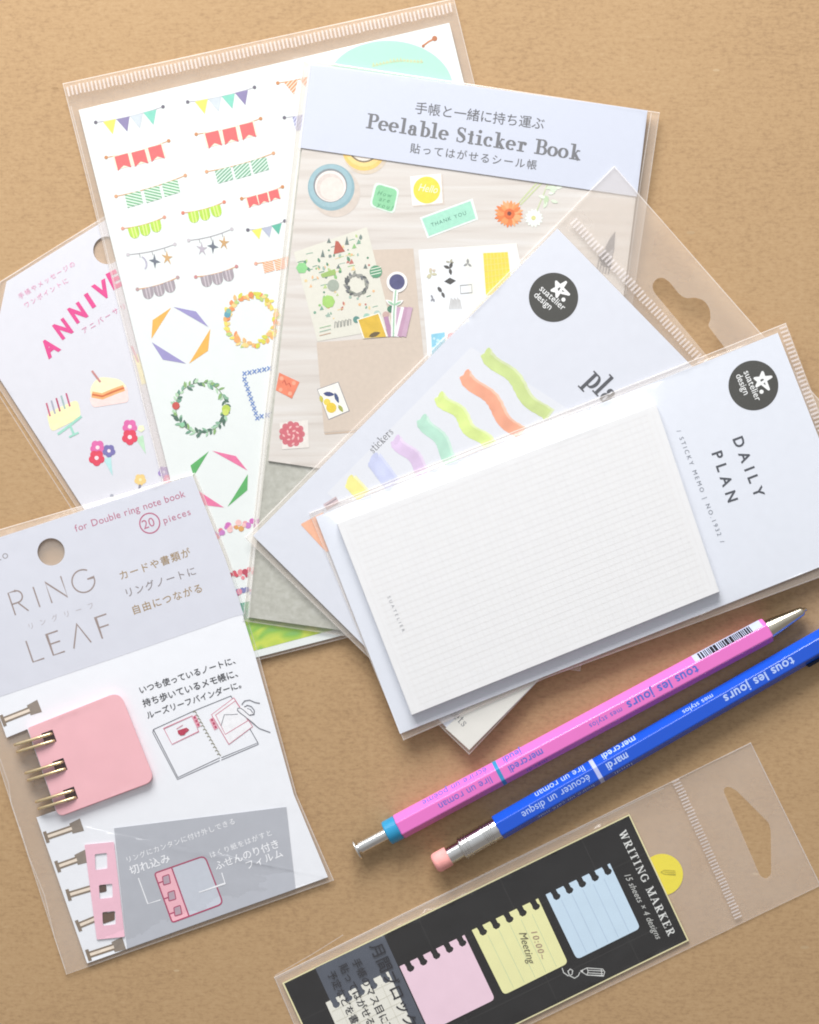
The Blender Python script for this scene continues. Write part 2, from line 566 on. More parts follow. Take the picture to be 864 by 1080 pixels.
def clip(poly, box):
    """Convex clip (Sutherland-Hodgman) of poly by convex box."""
    out = list(poly)
    n = len(box)
    cx = sum(p[0] for p in box) / n; cy = sum(p[1] for p in box) / n
    for i in range(n):
        a, b = box[i], box[(i + 1) % n]
        sgn = 1 if (b[0] - a[0]) * (cy - a[1]) - (b[1] - a[1]) * (cx - a[0]) > 0 else -1
        side = lambda p: sgn * ((b[0] - a[0]) * (p[1] - a[1]) - (b[1] - a[1]) * (p[0] - a[0]))
        res = []
        for j in range(len(out)):
            p, q = out[j - 1], out[j]
            sp, sq = side(p), side(q)
            if (sp >= 0) != (sq >= 0):
                k = sp / (sp - sq); res.append((p[0] + (q[0] - p[0]) * k, p[1] + (q[1] - p[1]) * k))
            if sq >= 0: res.append(q)
        out = res
        if not out: return []
    return out


def lerp(a, b, k): return (a[0] + (b[0] - a[0]) * k, a[1] + (b[1] - a[1]) * k)


def quad_pt(q, u, v): return lerp(lerp(q[0], q[1], u), lerp(q[3], q[2], u), v)


def rounded(poly, r, n=5):
    out = []
    m = len(poly)
    rr = r if isinstance(r, (list, tuple)) else [r] * m
    for i in range(m):
        p, a, b = poly[i], poly[i - 1], poly[(i + 1) % m]
        la = math.hypot(a[0] - p[0], a[1] - p[1]); lb = math.hypot(b[0] - p[0], b[1] - p[1])
        k = min(rr[i], la / 2, lb / 2)
        s0 = lerp(p, a, k / la); s1 = lerp(p, b, k / lb)
        for j in range(n + 1):
            u = j / n
            out.append((s0[0] * (1 - u) ** 2 + 2 * p[0] * u * (1 - u) + s1[0] * u * u, s0[1] * (1 - u) ** 2 + 2 * p[1] * u * (1 - u) + s1[1] * u * u))
    return out


def circ(c, r, n=40): return [(c[0] + r * math.cos(6.28318 * i / n), c[1] + r * math.sin(6.28318 * i / n)) for i in range(n)]


def thing(name, label, cat, pl, x, y):
    o = bpy.data.objects.new(name, None)
    o.empty_display_size = 0.01
    COL.objects.link(o)
    o.location = pl.W(x, y, 0)
    o['label'] = label; o['category'] = cat
    return o


def bag(parent, pl, outline, contents, z0=0.0, edge=0.35, holes=(), seals=(), step=7.0, wr=0.17, seed=0.0, low_holes=True, rim=1.3, name='film_bag', cr=0.06):
    """Clear sleeve: a taut top film draped over its contents, a back film, and welded edges with a painted highlight.
    contents = [(polygon, top height)]; heights in mm over the rest plane."""
    holes = [list(h) for h in holes]
    v, f = fill([outline] + holes, step, extra=[c for c, _ in contents])
    pts = np.array(v)
    de = dist(pts, [outline])
    H = np.full(len(pts), edge)
    for poly, zt in contents:
        ins = inside(pts, [poly]); dc = dist(pts, [poly])
        k = np.where(ins, 1.0, de / np.maximum(de + dc, 1e-6))
        H = np.maximum(H, edge + (zt + .05 - edge) * k ** 0.9)
    fade = np.clip(de / 25, 0, 1)
    nzs = np.array([noise.noise(Vector((x / 70 + seed, y / 70, seed))) + .5 * noise.noise(Vector((x / 28 + seed, y / 28, 3 + seed))) for x, y in v])
    H += np.abs(nzs) * wr * fade
    if cr:                                  # sharp little creases
        rid = np.array([1 - abs(noise.noise(Vector((x / 34 + seed * 3, y / 34, seed + 5)))) * 3.2 for x, y in v])
        rid2 = np.array([1 - abs(noise.noise(Vector((x / 60 - seed, y / 22, seed + 7)))) * 4.0 for x, y in v])
        H += (np.clip(rid, 0, 1) ** 2 + np.clip(rid2, 0, 1) ** 2) * cr * np.clip(de / 10, 0, 1)
    p = Part(pl)
    p.add([pl.W(x, y, h) for (x, y), h in zip(v, H)], f, FILM)
    v2, f2 = fill([outline] + (holes if low_holes else []))
    p.add([pl.W(x, y, z0) for x, y in v2], [tuple(reversed(t)) for t in f2], FILM_LOW)
    # welded edges, their highlight painted as a pale rim
    cx = sum(q[0] for q in outline) / len(outline); cy = sum(q[1] for q in outline) / len(outline)
    n = len(outline)
    for i in range(n):
        a, b = outline[i], outline[(i + 1) % n]
        L = math.hypot(b[0] - a[0], b[1] - a[1]); nx, ny = -(b[1] - a[1]) / L, (b[0] - a[0]) / L
        if (cx - a[0]) * nx + (cy - a[1]) * ny < 0: nx, ny = -nx, -ny
        m = max(2, int(L / 25)); vs = []
        for j in range(m + 1):
            q = lerp(a, b, j / m); ww = rim * (0.75 + .5 * noise.noise(Vector((q[0] / 40, q[1] / 40, seed + 9))))
            vs += [pl.W(q[0], q[1], z0 - .005), pl.W(q[0], q[1], edge + .10), pl.W(q[0] + nx * ww, q[1] + ny * ww, edge + .14)]
        fs = []
        for j in range(m):
            for c in (0, 1): fs.append((3 * j + c, 3 * j + 3 + c, 3 * j + 4 + c, 3 * j + 1 + c))
        p.add(vs, fs, FILM_EDGE)
    o = p.build(name, parent, smooth=True)
    for (a, b, wd, pitch) in seals:
        q = Part(pl)
        L = math.hypot(b[0] - a[0], b[1] - a[1]); ux, uy = (b[0] - a[0]) / L, (b[1] - a[1]) / L
        nx, ny = -uy, ux
        k = 0.0
        while k < L - pitch * .5:
            bw = pitch * .46; jit = random.uniform(-.6, .6)
            x0, y0 = a[0] + ux * k, a[1] + uy * k
            lp = [(x0 + nx * jit, y0 + ny * jit), (x0 + ux * bw + nx * jit, y0 + uy * bw + ny * jit),
                  (x0 + ux * bw + nx * (wd + jit), y0 + uy * bw + ny * (wd + jit)), (x0 + nx * (wd + jit), y0 + ny * (wd + jit))]
            hb = max(edge, 0) + .45
            q.prism(lp, hb, hb + .18, FILM_SEAL)
            k += pitch
        q.build('seal_strip', o)
    return o


# ------------------------------------------------------------------ table
p = Part(Plane(0))
p.add([(-1, -1, 0), (1, -1, 0), (1, 1, 0), (-1, 1, 0)], [(0, 1, 2, 3)], kraft())
tb = p.build('kraft_paper_table')
tb['kind'] = 'structure'

DARK = '#45443f'


# ------------------------------------------------------------------ shared print motifs
def bunting(parent, pl, top, p0, p1, n, style, cols, w, h, string='#d9a06a', pin='#c98a5a', down=(.24, .97), r=(.10, .90), name='bunting_sticker', sag=2.0):
    q = Part(pl, top)
    curve = []
    for i in range(13):
        t = i / 12
        x, y = lerp(p0, p1, t); s = sag * 4 * t * (1 - t)
        curve.append((x + down[0] * s, y + down[1] * s))
    q.stroke(curve, .9, M(string), 1)
    for e in (p0, p1): q.circle(e, 1.9, M(pin), 3, 16)
    L = math.hypot(p1[0] - p0[0], p1[1] - p0[1]); ux, uy = (p1[0] - p0[0]) / L, (p1[1] - p0[1]) / L
    for i in range(n):
        t = r[0] + (r[1] - r[0]) * (i + .5) / n
        x, y = lerp(p0, p1, t); s = sag * 4 * t * (1 - t); x += down[0] * s; y += down[1] * s
        a = random.uniform(-.05, .05)
        dx, dy = down[0] + a, down[1]
        F = lambda u, v: (x + ux * u * w + dx * v * h, y + uy * u * w + dy * v * h)
        c = None if 'stripe' in style or cols[i % len(cols)] == 'moon' else M(cols[i % len(cols)])
        if style == 'tri': q.poly([F(-.5, 0), F(.5, 0), F(.02, 1)], c, 2)
        elif style == 'swallow':
            q.poly([F(-.62, -.04), F(.62, -.04), F(.62, 1.0), F(-.62, 1.0)], M('#fbe9cf'), 2)
            q.poly([F(-.5, 0), F(.5, 0), F(.5, 1.1), F(0, .82), F(-.5, 1.1)], c, 3)
        elif style == 'stripe' or style == 'tristripe':
            box = [F(-.5, 0), F(.5, 0), F(.5, 1), F(-.5, 1)] if style == 'stripe' else [F(-.5, 0), F(.5, 0), F(0, 1)]
            q.poly(box, M(cols[1]), 2)
            for k in range(-6, 8):
                o = k * .24
                d = 1 if (cols[2] if len(cols) > 2 else 1) == 1 else -1
                st = clip([F(-.7, o + d * -.2), F(.7, o + d * .75), F(.7, o + d * .75 + .12), F(-.7, o + d * -.2 + .12)], box)
                if len(st) > 2: q.poly(st, M(cols[0]), 3)
        elif style == 'scallop':
            pts = [F(-.5, 0), F(.5, 0), F(.5, .5)] + [F(.5 * math.cos(k * math.pi / 8), .5 + .5 * math.sin(k * math.pi / 8)) for k in range(1, 8)] + [F(-.5, .5)]
            q.poly(pts, c, 2)
            for o in (-.22, .08):
                st = clip([F(o, 0), F(o + .13, 0), F(o + .13, 1), F(o, 1)], pts)
                if len(st) > 2: q.poly(st, M('#d9ef8c' if cols[0].startswith('#b') else '#c6bcc0'), 3)
        elif style == 'charm':
            q.stroke([F(0, 0), F(0, .3)], .6, M('#8f8a90'), 2)
            if cols[i] == 'moon':
                q.poly([F(.5 * math.cos(k * .28 - 1.2), .7 + .5 * math.sin(k * .28 - 1.2)) for k in range(10)] + [F(.35 * math.cos(1.3 - k * .28) - .02, .7 + .42 * math.sin(1.3 - k * .28)) for k in range(10)], M('#b9b4c4'), 2)
            else:
                m = 5 if cols[i] != '#6f7480' else 4
                st = []
                for k in range(2 * m):
                    rr = .55 if k % 2 == 0 else .17
                    st.append(F(rr * math.sin(k * math.pi / m + .3), .72 - rr * math.cos(k * math.pi / m + .3)))
                q.poly(st, M(cols[i]), 2)
    return q.build(name, parent)


def leaf(q, c, ang, L, wd, mat, lvl):
    ca, sa = math.cos(ang), math.sin(ang)
    pts = []
    for u, v in ((0, 0), (.25, .42), (.55, .5), (.85, .25), (1, 0), (.85, -.25), (.55, -.5), (.25, -.42)):
        pts.append((c[0] + u * L * ca - v * wd * sa, c[1] + u * L * sa + v * wd * ca))
    z = q.z(lvl)
    q.add([q.pl.W(x, y, z) for x, y in pts], [tuple(range(8))], mat)


def wreath(parent, pl, top, c, r, cols, n, L=7.0, wd=3.2, stem='#8fa37a', extras=(), name='wreath_sticker'):
    q = Part(pl, top)
    q.stroke(circ(c, r, 48), .8, M(stem), 1, True)
    for i in range(n):
        a = 2 * math.pi * i / n + random.uniform(-.08, .08)
        o = (c[0] + r * math.cos(a), c[1] + r * math.sin(a))
        d = a + math.pi / 2 + random.choice((-1, 1)) * random.uniform(.35, 1.1)
        leaf(q, o, d, L * random.uniform(.7, 1.15), wd * random.uniform(.75, 1.2), M(random.choice(cols)), 2 + (i % 4))
    for (ea, er, col) in extras:
        o = (c[0] + r * math.cos(ea), c[1] + r * math.sin(ea))
        q.circle(o, er, M(col), 7, 18)
    return q.build(name, parent)


def badge(parent, pl, top, c, r, ang):
    """Round dark logo seal: two lines of rounded lettering and a drawn star with a dot."""
    q = Part(pl, top)
    q.circle(c, r, M(DARK, .5, .03), 1, 72)
    b = q.build('logo_badge', parent)
    t = Part(pl, top)
    a = math.radians(ang)
    ux, uy = math.cos(a), -math.sin(a); vx, vy = uy, -ux
    F = lambda x, y: (c[0] + (ux * x + vx * y) * r, c[1] + (uy * x + vy * y) * r)
    wm = M('#f4f4f2', .5, .02)
    t.text('suatelier', F(-.66, -.16), F(.66, -.16), r * .27, wm, 3, bold=.004)
    t.text('design', F(-.66, -.50), F(.24, -.50), r * .27, wm, 3, bold=.004)
    st = [(-.06, .80), (.06, .08), (-.36, .54), (.36, .50), (-.26, .14), (-.06, .80)]
    st = [F(x * 1.0 + .02, y * .95 + .03) for x, y in st]
    for i in range(5): t.stroke([st[i], st[i + 1]], r * .105, wm, 3)
    for s_ in st: t.circle(s_, r * .052, wm, 3, 12)
    t.circle(F(.36, .20), r * .085, wm, 3, 20)
    t.build('logo', b)
    return b


# ================================================================== anniversary sticker pack
pl = Plane(0.06)
pk = thing('sticker_pack', 'white sticker pack with arched pink lettering, cakes and flower bouquets at the left edge', 'sticker pack', pl, 140, 380)
card = [(7, 297), (108, 234), (200, 177), (395, 480), (150, 632), (-11, 383)]
hole = circ((113, 264), 14.6)
q = Part(pl)
q.prism([card, hole], 0.15, 0.55, M('#dddce2', .5, .012, scale=400), M('#e5e2e4'))
cd = q.build('card', pk)
T = .58
PK = M('#e0478d', .5, .06)
PK2 = M('#e79bbd', .5, .05)
q = Part(pl, T)
for ch, x, y, a in (('A', 53, 365.5, 38), ('N', 66.3, 346.5, 36), ('N', 82, 329.5, 34), ('I', 95, 317, 33), ('V', 109, 305, 30), ('E', 122, 294, 27), ('R', 138, 285, 24), ('S', 153, 278, 21)):
    a = math.radians(a); ux, uy = math.cos(a), -math.sin(a)
    hw = (3 if ch == 'I' else 8.0); hh = 8.6
    b0 = (x - ux * hw - uy * -1 * -hh * 1, y - uy * hw + ux * hh) if False else (x - ux * hw - uy * hh * 1.0, y - uy * hw + ux * hh)
    b1 = (b0[0] + ux * 2 * hw, b0[1] + uy * 2 * hw)
    if ch == 'I':
        q.stroke([(x - uy * hh, y + ux * hh), (x + uy * hh, y - ux * hh)], 4.8, PK, 2)
    else:
        q.text(ch, b0, b1, 17.0, PK, 2, bold=.05)
q.build('title_lettering', pk)
q = Part(pl, T)
q.text('手帳やメッセージの', (21, 315.5), (80, 279.5), 5.6, PK2, 2, jp=True)
q.text('ワンポイントに', (27, 325), (73, 297), 5.6, PK2, 2, jp=True)
q.text('アニバーサリー', (88, 352), (142, 319), 6.0, M('#d97fa6'), 2, jp=True)
q.build('caption_lettering', pk)
# candle cake
q = Part(pl, T)
q.poly(rounded([(49, 436), (82, 421), (86, 440), (54, 456)], 6), M('#f3eebb'), 1)
for i, c in enumerate(('#c7687f', '#a9a9b8', '#b84e6e', '#9fb7b4', '#c2577a')):
    x = 49 + i * 5.2; y = 428 - i * 2.6
    q.stroke([(x + 4, y + 11), (x, y - 3)], 1.8, M(c), 2)
q.stroke([(61, 458), (72, 450), (86, 439)], 2.6, M('#9fd8c4'), 3)
q.stroke([(74, 449), (78, 458)], 2.4, M('#9fd8c4'), 3); q.stroke([(73, 461), (83, 456)], 2, M('#9fd8c4'), 4)
q.build('cake_sticker', pk)
q = Part(pl, T)
q.poly(rounded([(94, 410), (104, 397), (128, 400), (136, 412), (130, 424), (100, 428)], 7), M('#f7f0c6'), 1)
q.poly(rounded([(94, 419), (134, 407), (136, 424), (98, 430)], 4), M('#f8dcd6'), 2)
q.stroke([(97, 416), (108, 418), (120, 413), (131, 409)], 6.5, M('#f2b173'), 3)
q.stroke([(97, 416), (108, 418), (120, 413), (131, 409)], 2, M('#d4713f'), 4)
q.stroke([(97, 391), (106, 403)], 2.2, M('#c98a86'), 4)
q.build('cake_sticker', pk)


def flower(q, c, r, col, core, lvl=3):
    for k in range(5):
        a = k * 1.2566 + .3
        q.circle((c[0] + .55 * r * math.cos(a), c[1] + .55 * r * math.sin(a)), r * .52, M(col), lvl, 16)
    q.circle(c, r * .28, M(core), lvl + 1, 14)


for fl, cone, cc in ((((103, 472, 7.5, '#df6aa8'), (102, 483, 8, '#e0435c'), (115, 475.5, 6.5, '#7a72ad')), [(109, 484), (117, 482), (119, 502)], '#b7e2e0'),
                     (((137, 450, 7.5, '#df6aa8'), (137, 461, 8, '#e0435c'), (149, 452, 3.5, '#eef0c8')), [(143, 462), (151, 459), (154, 479)], '#bfe3c0')):
    q = Part(pl, T)
    q.poly(cone, M(cc), 2)
    for x, y, r, c in fl: flower(q, (x, y), r, c, '#f4dfe2')
    q.build('bouquet_sticker', pk)
q = Part(pl, T)
flower(q, (148, 506), 6, '#f0cf85', '#fbe9b0'); q.stroke([(148, 511), (147, 515)], 2.4, M('#8a8794'), 3)
q.circle((118, 523), 2, M('#a7a9b4'), 2, 12)
q.build('flower_sticker', pk)
q = Part(pl, T)
flower(q, (173, 498), 6, '#a88fc9', '#dcd2ec'); flower(q, (177, 505), 4.5, '#e58bb2', '#f4d3de')
q.build('flower_sticker', pk)
q = Part(pl, T)
q.stroke([(139, 365), (146, 382)], 2, M('#d9a3b0'), 2); q.stroke([(143, 374), (147, 386), (152, 405)], 5, M('#f2ecc0'), 1)
q.build('candle_sticker', pk)
bag(pk, pl, [(0, 297), (108, 229.5), (203, 170), (405, 482), (150, 642), (-18, 384)], [(card, .58)], edge=.2, seed=1.1)
q = Part(pl)
q.stroke([(-14, 396), (40, 481), (76, 537), (120, 606)], 1.0, FILM_EDGE)
q.top = .45
q.build('film_fold', pk)

# ================================================================== party sticker sheet
pl = Plane(0.98)
pk = thing('sticker_sheet_pack', 'tall white sticker sheet with bunting, wreaths and geometric frames in a clear sleeve', 'sticker sheet', pl, 330, 370)
TL, TR, BR, BL = (83, 116), (474, 24), (616, 605), (229, 704)
q = Part(pl)
q.prism([TL, TR, BR, BL], 0.15, 0.5, M('#e6eae7', .45, .010, scale=400), M('#e8ebe6'))
q.build('sheet', pk)
T = .53
Y, PU, GY, TE = '#ebe566', '#8c82aa', '#cbd3d8', '#84d0ba'
DP = dict(string='#b9b6bd', pin='#6d6874')
bunting(pk, pl, T, (101, 129), (172, 112.5), 4, 'tri', (Y, PU, GY, TE), 14, 15, **DP)
bunting(pk, pl, T, (198, 107.5), (268.5, 92), 4, 'tri', (Y, GY, TE, PU), 14, 15, **DP)
bunting(pk, pl, T, (293, 87.5), (352, 72), 3, 'tristripe', ('#e98e5c', '#f8d8c2', 2), 15, 15)
bunting(pk, pl, T, (300, 124), (360, 110), 3, 'stripe', ('#8f8fb4', '#c9cbe0', 2), 12, 15, **DP)
RD = '#e26a69'
bunting(pk, pl, T, (112, 166), (178, 148.5), 3, 'swallow', (RD,), 14.5, 14)
bunting(pk, pl, T, (207, 141.5), (275, 125), 3, 'swallow', (RD,), 14.5, 15)
bunting(pk, pl, T, (122.5, 207), (195.5, 185), 3, 'stripe', ('#77b184', '#dcecdc', 1), 17, 14, pin='#d8a27a')
bunting(pk, pl, T, (218, 181), (288.5, 161.5), 3, 'stripe', ('#77ac8a', '#d8e9dd', 2), 17, 14, pin='#d8a27a')
bunting(pk, pl, T, (129.5, 241), (173.5, 229), 3, 'scallop', ('#b5d84c',), 11, 12, pin='#d89a84')
bunting(pk, pl, T, (193, 224.5), (236.5, 213), 3, 'scallop', ('#b5d84c',), 11, 12, pin='#d8826a')
bunting(pk, pl, T, (255, 209.5), (298, 197), 3, 'swallow', (RD,), 10.5, 10, sag=1.0)
bunting(pk, pl, T, (135, 268.5), (184.5, 257.5), 3, 'charm', ('moon', '#6f7480', '#cfa56e'), 11, 15, pin='#c9c2c6', string='#a8a2a8')
bunting(pk, pl, T, (199, 253.5), (244.5, 241.5), 3, 'charm', ('#b9b0ba', '#6f7480', '#c9a06c'), 11, 15, pin='#c9c2c6', string='#a8a2a8')
bunting(pk, pl, T, (261.5, 242.5), (300.5, 233), 3, 'tri', (Y, '#b4b9cb', '#5fb59c'), 11, 11, **DP)
bunting(pk, pl, T, (145, 305), (187.5, 292.5), 3, 'scallop', ('#a59aa0',), 11.5, 12, pin='#b99a9a')
bunting(pk, pl, T, (206.5, 292), (249.5, 281), 3, 'scallop', ('#a59aa0',), 11.5, 12, pin='#c98a8a')
bunting(pk, pl, T, (270, 278), (330, 262), 4, 'stripe', ('#f0a070', '#f8d9c4', 1), 11, 11, pin='#e0a58f')
for cols, tris in ((('#efb452', '#9b93c4'), [[(180.6, 324.4), (161, 337.6), (159.8, 357.3)], [(183, 323.7), (206.8, 328.4), (220, 345)], [(221.9, 346.9), (219.5, 370), (199.4, 383.5)], [(160, 360.8), (172, 379.3), (196.4, 383.5)]]),
                   (('#5aae62', '#e6759f'), [[(220.4, 475.9), (201, 491), (204.4, 502.2)], [(223.9, 475.4), (248.9, 481), (261, 496.3)], [(261.5, 500), (261, 517), (240, 534.6)], [(209, 517.4), (215.6, 532.8), (236.3, 535.2)]])):
    q = Part(pl, T)
    for i, t in enumerate(tris): q.poly(t, M(cols[i % 2]), 1)
    q.build('frame_sticker', pk)
wreath(pk, pl, T, (265.5, 337), 26, ('#e8dc6a', '#d6d34e', '#f0b06a', '#e8925c', '#b9cf7a', '#f2d48a', '#e9b97a'), 96, 6.5, 4.2, '#cfcf9a',
       ((3.35, 3.5, '#5f9fb0'), (3.5, 2.6, '#7fb6a8'), (-1.6, 3, '#e58c58'), (-.2, 3, '#f2c088'), (2.2, 3.6, '#f0a868'), (-.9, 2.5, '#d8c24a')))
wreath(pk, pl, T, (212, 430), 26.5, ('#6f9f86', '#89b596', '#a9cfae', '#577a68', '#8ab06f', '#4f6f5e', '#b8d8b4'), 88, 6.8, 2.9, '#7a8d72',
       ((3.22, 4, '#c9564e'), (.05, 4.5, '#b9cf52'), (.18, 3.4, '#cfdc6a'), (2.4, 2.6, '#8fc7a0')))
q = Part(pl, T)
BL_ = M('#6f8cc4')
for a, b, n in (((258, 394), (284, 388.5), 6), ((258, 400), (271.5, 441), 9), ((276, 439), (300, 434), 5)):
    for i in range(n):
        x, y = lerp(a, b, i / (n - 1))
        q.stroke([(x - 2, y - 2.2), (x + 2, y + 2.2)], 1.3, BL_, 1); q.stroke([(x + 2, y - 2.2), (x - 2, y + 2.2)], 1.3, BL_, 2)
q.build('frame_sticker', pk)
for base, cols, n in ((((222, 570), (234, 559), (250, 554), (275, 552)), ('#e07a8f', '#d06fb8', '#e6a1a8', '#d9a05a', '#c77fc0', '#efc1bd'), 26),
                      (((228, 600), (240, 607), (255, 606), (272, 600)), ('#cf4f5e', '#e58a92', '#b9475a', '#f0b7b4'), 26),
                      (((240, 634), (248, 628), (258, 624), (270, 622)), ('#c14f72', '#7f7fb0', '#d98aa0', '#8fb7c4'), 18)):
    q = Part(pl, T)
    for i in range(n):
        t = i / (n - 1) * 2.999; k = int(t)
        x, y = lerp(base[k], base[k + 1], t - k)
        q.circle((x + random.uniform(-1.5, 1.5), y + random.uniform(-4, 4)), random.uniform(1.6, 3.4), M(random.choice(cols)), 1 + i % 5, 14)
    q.build('garland_sticker', pk)
q = Part(pl, T)
q.poly([(236, 640), (420, 600), (470, 634), (360, 662), (266, 687), (240, 690)], ramp_mat('painting', 60, [(.30, '#4f8f8a'), (.40, '#6fae8f'), (.47, '#8fbf4f'), (.53, '#c9d654'), (.60, '#a9c648'), (.70, '#d6c95a')], .5, .8), 1)
q.build('landscape_sticker', pk)
q = Part(pl, T)
q.circle((411, 92), 67, M('#b0e3cb', .45, .01), 1, 64, ry=49, rot=-.05)
q.build('seal_label', pk)
q = Part(pl, T)
oc = M('#d8c48e')
for i in range(15):
    x = 393 + i * 3.6; y = 70.5 - 5.2 * math.sin(min(1, i / 9) * 1.57) + (max(0, i - 9)) * .28
    hh = random.choice((3.0, 4.2, 3.0))
    q.stroke([(x, y), (x + .9, y - hh), (x + 1.8, y), (x + 2.6, y - 2.2)], .8, oc, 3)
q.build('seal_lettering', pk)
q = Part(pl, T)
q.stroke([(446, 48.5), (452, 44), (458, 41)], 1.8, M('#c9835a'), 2); q.circle((458.5, 40.5), 2.8, M('#b9744e'), 3, 16); q.circle((446.5, 48.5), 1.6, M('#b9744e'), 3, 12)
q.build('pin_sticker', pk)
out = [(66, 88), (479, -2), (626, 607.5), (222, 709)]
bag(pk, pl, out, [([TL, TR, BR, BL], .62)], edge=.2, seed=2.7, seals=[((70, 91.5), (478, 2.5), 10, 4.3)])
q = Part(pl, .62)
q.stroke([(75, 112), (95, 192), (120, 296), (150, 420), (172, 508), (190, 580)], .9, FILM_EDGE, 1)
q.build('film_fold', pk)

# ================================================================== peelable sticker book
pl = Plane(1.75)
pk = thing('sticker_book', 'sticker book with a photo cover and grey serif title on its white header', 'sticker book', pl, 470, 380)
board = [(327, 70), (682, 118), (602, 699), (262, 651)]
q = Part(pl)
GB = ramp_mat('grey_board', 700, [(.25, '#aeada2'), (.5, '#bab9ae'), (.75, '#c6c5bc')], .7, 0, 'noise', 6, (1, 1, 1), 0, .3)
q.prism(board, 0.15, 0.75, GB)
q.build('back_board', pk)
WOOD = ramp_mat('printed_wood', 1, [(.30, '#cdc4bb'), (.45, '#d8d0c8'), (.6, '#ddd7d0'), (.75, '#e3deda')], .5, .6, 'noise', 4, (22, 420, 1), .12)
cover = [(328, 68), (682, 117), (630, 537), (283, 486)]
q = Part(pl)
q.prism(cover, 0.78, 1.25, WOOD, M('#efece6'))
cv = q.build('cover', pk)
T = 1.28
# washi tape rolls, printed on the cover
q = Part(pl, T)
q.circle((354, 203), 26, M('#d5c8bc'), 0, 40)
q.circle((349.4, 197.5), 24.6, M('#8fb0b8'), 1, 56); q.circle((348.6, 196.2), 22.6, M('#9dbcc3'), 2, 56); q.circle((348.4, 195.6), 17.8, M('#8a8f92'), 3, 48)
q.circle((348.7, 196.4), 16.4, M('#f1e6df'), 4, 48); q.circle((348.2, 197.2), 14.4, M('#dccfc7'), 5, 48); q.circle((350, 199), 12.4, M('#e6dcd3'), 6, 48)
q.build('tape_picture', pk)
q = Part(pl, T)
q.circle((386, 160), 24, M('#d8c9b4'), 0, 40); q.circle((384, 157), 23, M('#f0c873'), 1, 56); q.circle((384, 155.5), 20.5, M('#f5d48a'), 2, 48); q.circle((384, 155), 16.4, M('#8d7d62'), 3, 48); q.circle((384, 155), 14.6, M('#ece2d6'), 4, 48)
q.build('tape_picture', pk)
# header sheet over the picture
q = Part(pl, T)
hd = [(326.5, 66.5), (683, 116.5), (672, 207.5), (315, 155.5)]
q.prism(hd, T + .13, T + .25, M('#cfd3e0', .45, .01))
q.build('header_strip', pk)
HT = T + .26
TX = M('#757578', .5, .04)
q = Part(pl, HT)
q.text('Peelable Sticker Book', (385.5, 135), (613, 169.5), 16.0, TX, 1, font='serif', T=.205, t=.075)
q.build('title_lettering', pk)
q = Part(pl, HT)
q.text('手帳と一緒に持ち運ぶ', (437, 118.5), (574, 136), 13.2, M('#69696c'), 1, jp=True, bold=.006)
q.text('貼ってはがせるシール帳', (432, 160), (566, 178.5), 9.6, M('#69696c'), 1, jp=True, bold=.008)
q.build('caption_lettering', pk)


def clipped(q, pts, mat, lvl): q.poly(pts, mat, lvl)


# printed stickers on the cover
q = Part(pl, T)
q.poly(rounded([(395.5, 191.8), (421.5, 199), (416, 225.8), (389.8, 217.4)], 5), M('#e2efe3'), 1)
sq = rounded([(397.5, 194), (419.5, 200.3), (414.5, 224), (391.8, 216.4)], 5)
q.poly(sq, M('#8fcf9f'), 2)
for s_, a, b in (('How', (397.5, 205), (412.5, 208.5)), ('are', (399.5, 211.5), (410.5, 214)), ('you?', (397.5, 217.4), (414, 221.5))):
    q.text(s_, a, b, 4.6, M('#5f9f76'), 4, shear=.25)
q.build('greeting_sticker_picture', pk)
q = Part(pl, T)
q.poly([(433.5, 187.5), (467, 184.5), (469, 216), (436.5, 218.5)], M('#d5c8bc'), 0)
q.poly([(432.5, 186), (465.3, 183), (467, 214), (435, 217)], M('#f3f0e8'), 1)
q.circle((450.2, 200.4), 14.2, M('#ead94a'), 2, 40)
q.text('Hello', (440.5, 201), (461, 204), 8, M('#fbf7da'), 4, shear=.3)
q.build('greeting_sticker_picture', pk)
q = Part(pl, T)
q.poly([(442.8, 229.5), (498.5, 209.3), (504.6, 231.4), (451, 251.5)], M('#e9efe9'), 1)
q.poly([(445.2, 230.6), (496.3, 212), (501.9, 230.4), (452.4, 249)], M('#a8dfc6'), 2)
q.text('THANK YOU', (455.5, 239.4), (492.5, 226), 4.0, M('#5f8f7c'), 4)
q.build('greeting_sticker_picture', pk)
q = Part(pl, T)
for a, b in (((546, 215.5), (568, 191)), ((549, 216), (572, 192.5))): q.stroke([a, lerp(a, b, .5), b], 1.4, M('#cdd7a2'), 1)
for k in range(22):
    a = k * .2856
    leaf(q, (537.3 + 4 * math.cos(a), 225.8 + 3.6 * math.sin(a)), a, 11.5 * random.uniform(.85, 1.1), 4.2, M(random.choice(('#f09a5e', '#ee8348', '#f3ad78'))), 2 + k % 3)
q.circle((537.3, 225.6), 5.6, M('#e2703a'), 6, 20); q.circle((537.3, 225.2), 2.2, M('#7a3f34'), 7, 14)
q.build('flower_picture', pk)
q = Part(pl, T)
q.stroke([(566, 223), (573, 206), (578, 193)], 1.1, M('#c9d6a6'), 1)
for k in range(14): leaf(q, (563.3, 230), k * .449, 10, 4.6, M('#eef3ea'), 2)
q.circle((562.8, 229.8), 2.4, M('#d9d690'), 4, 14)
for k in range(16):
    x, y = lerp((574, 214), (590, 194), k / 15.0); leaf(q, (x + random.uniform(-5, 5), y), random.uniform(0, 6.3), 8, 3.6, M(random.choice(('#dbe8cf', '#c5d8b2', '#e8efdf'))), 2 + k % 3)
q.build('flower_picture', pk)
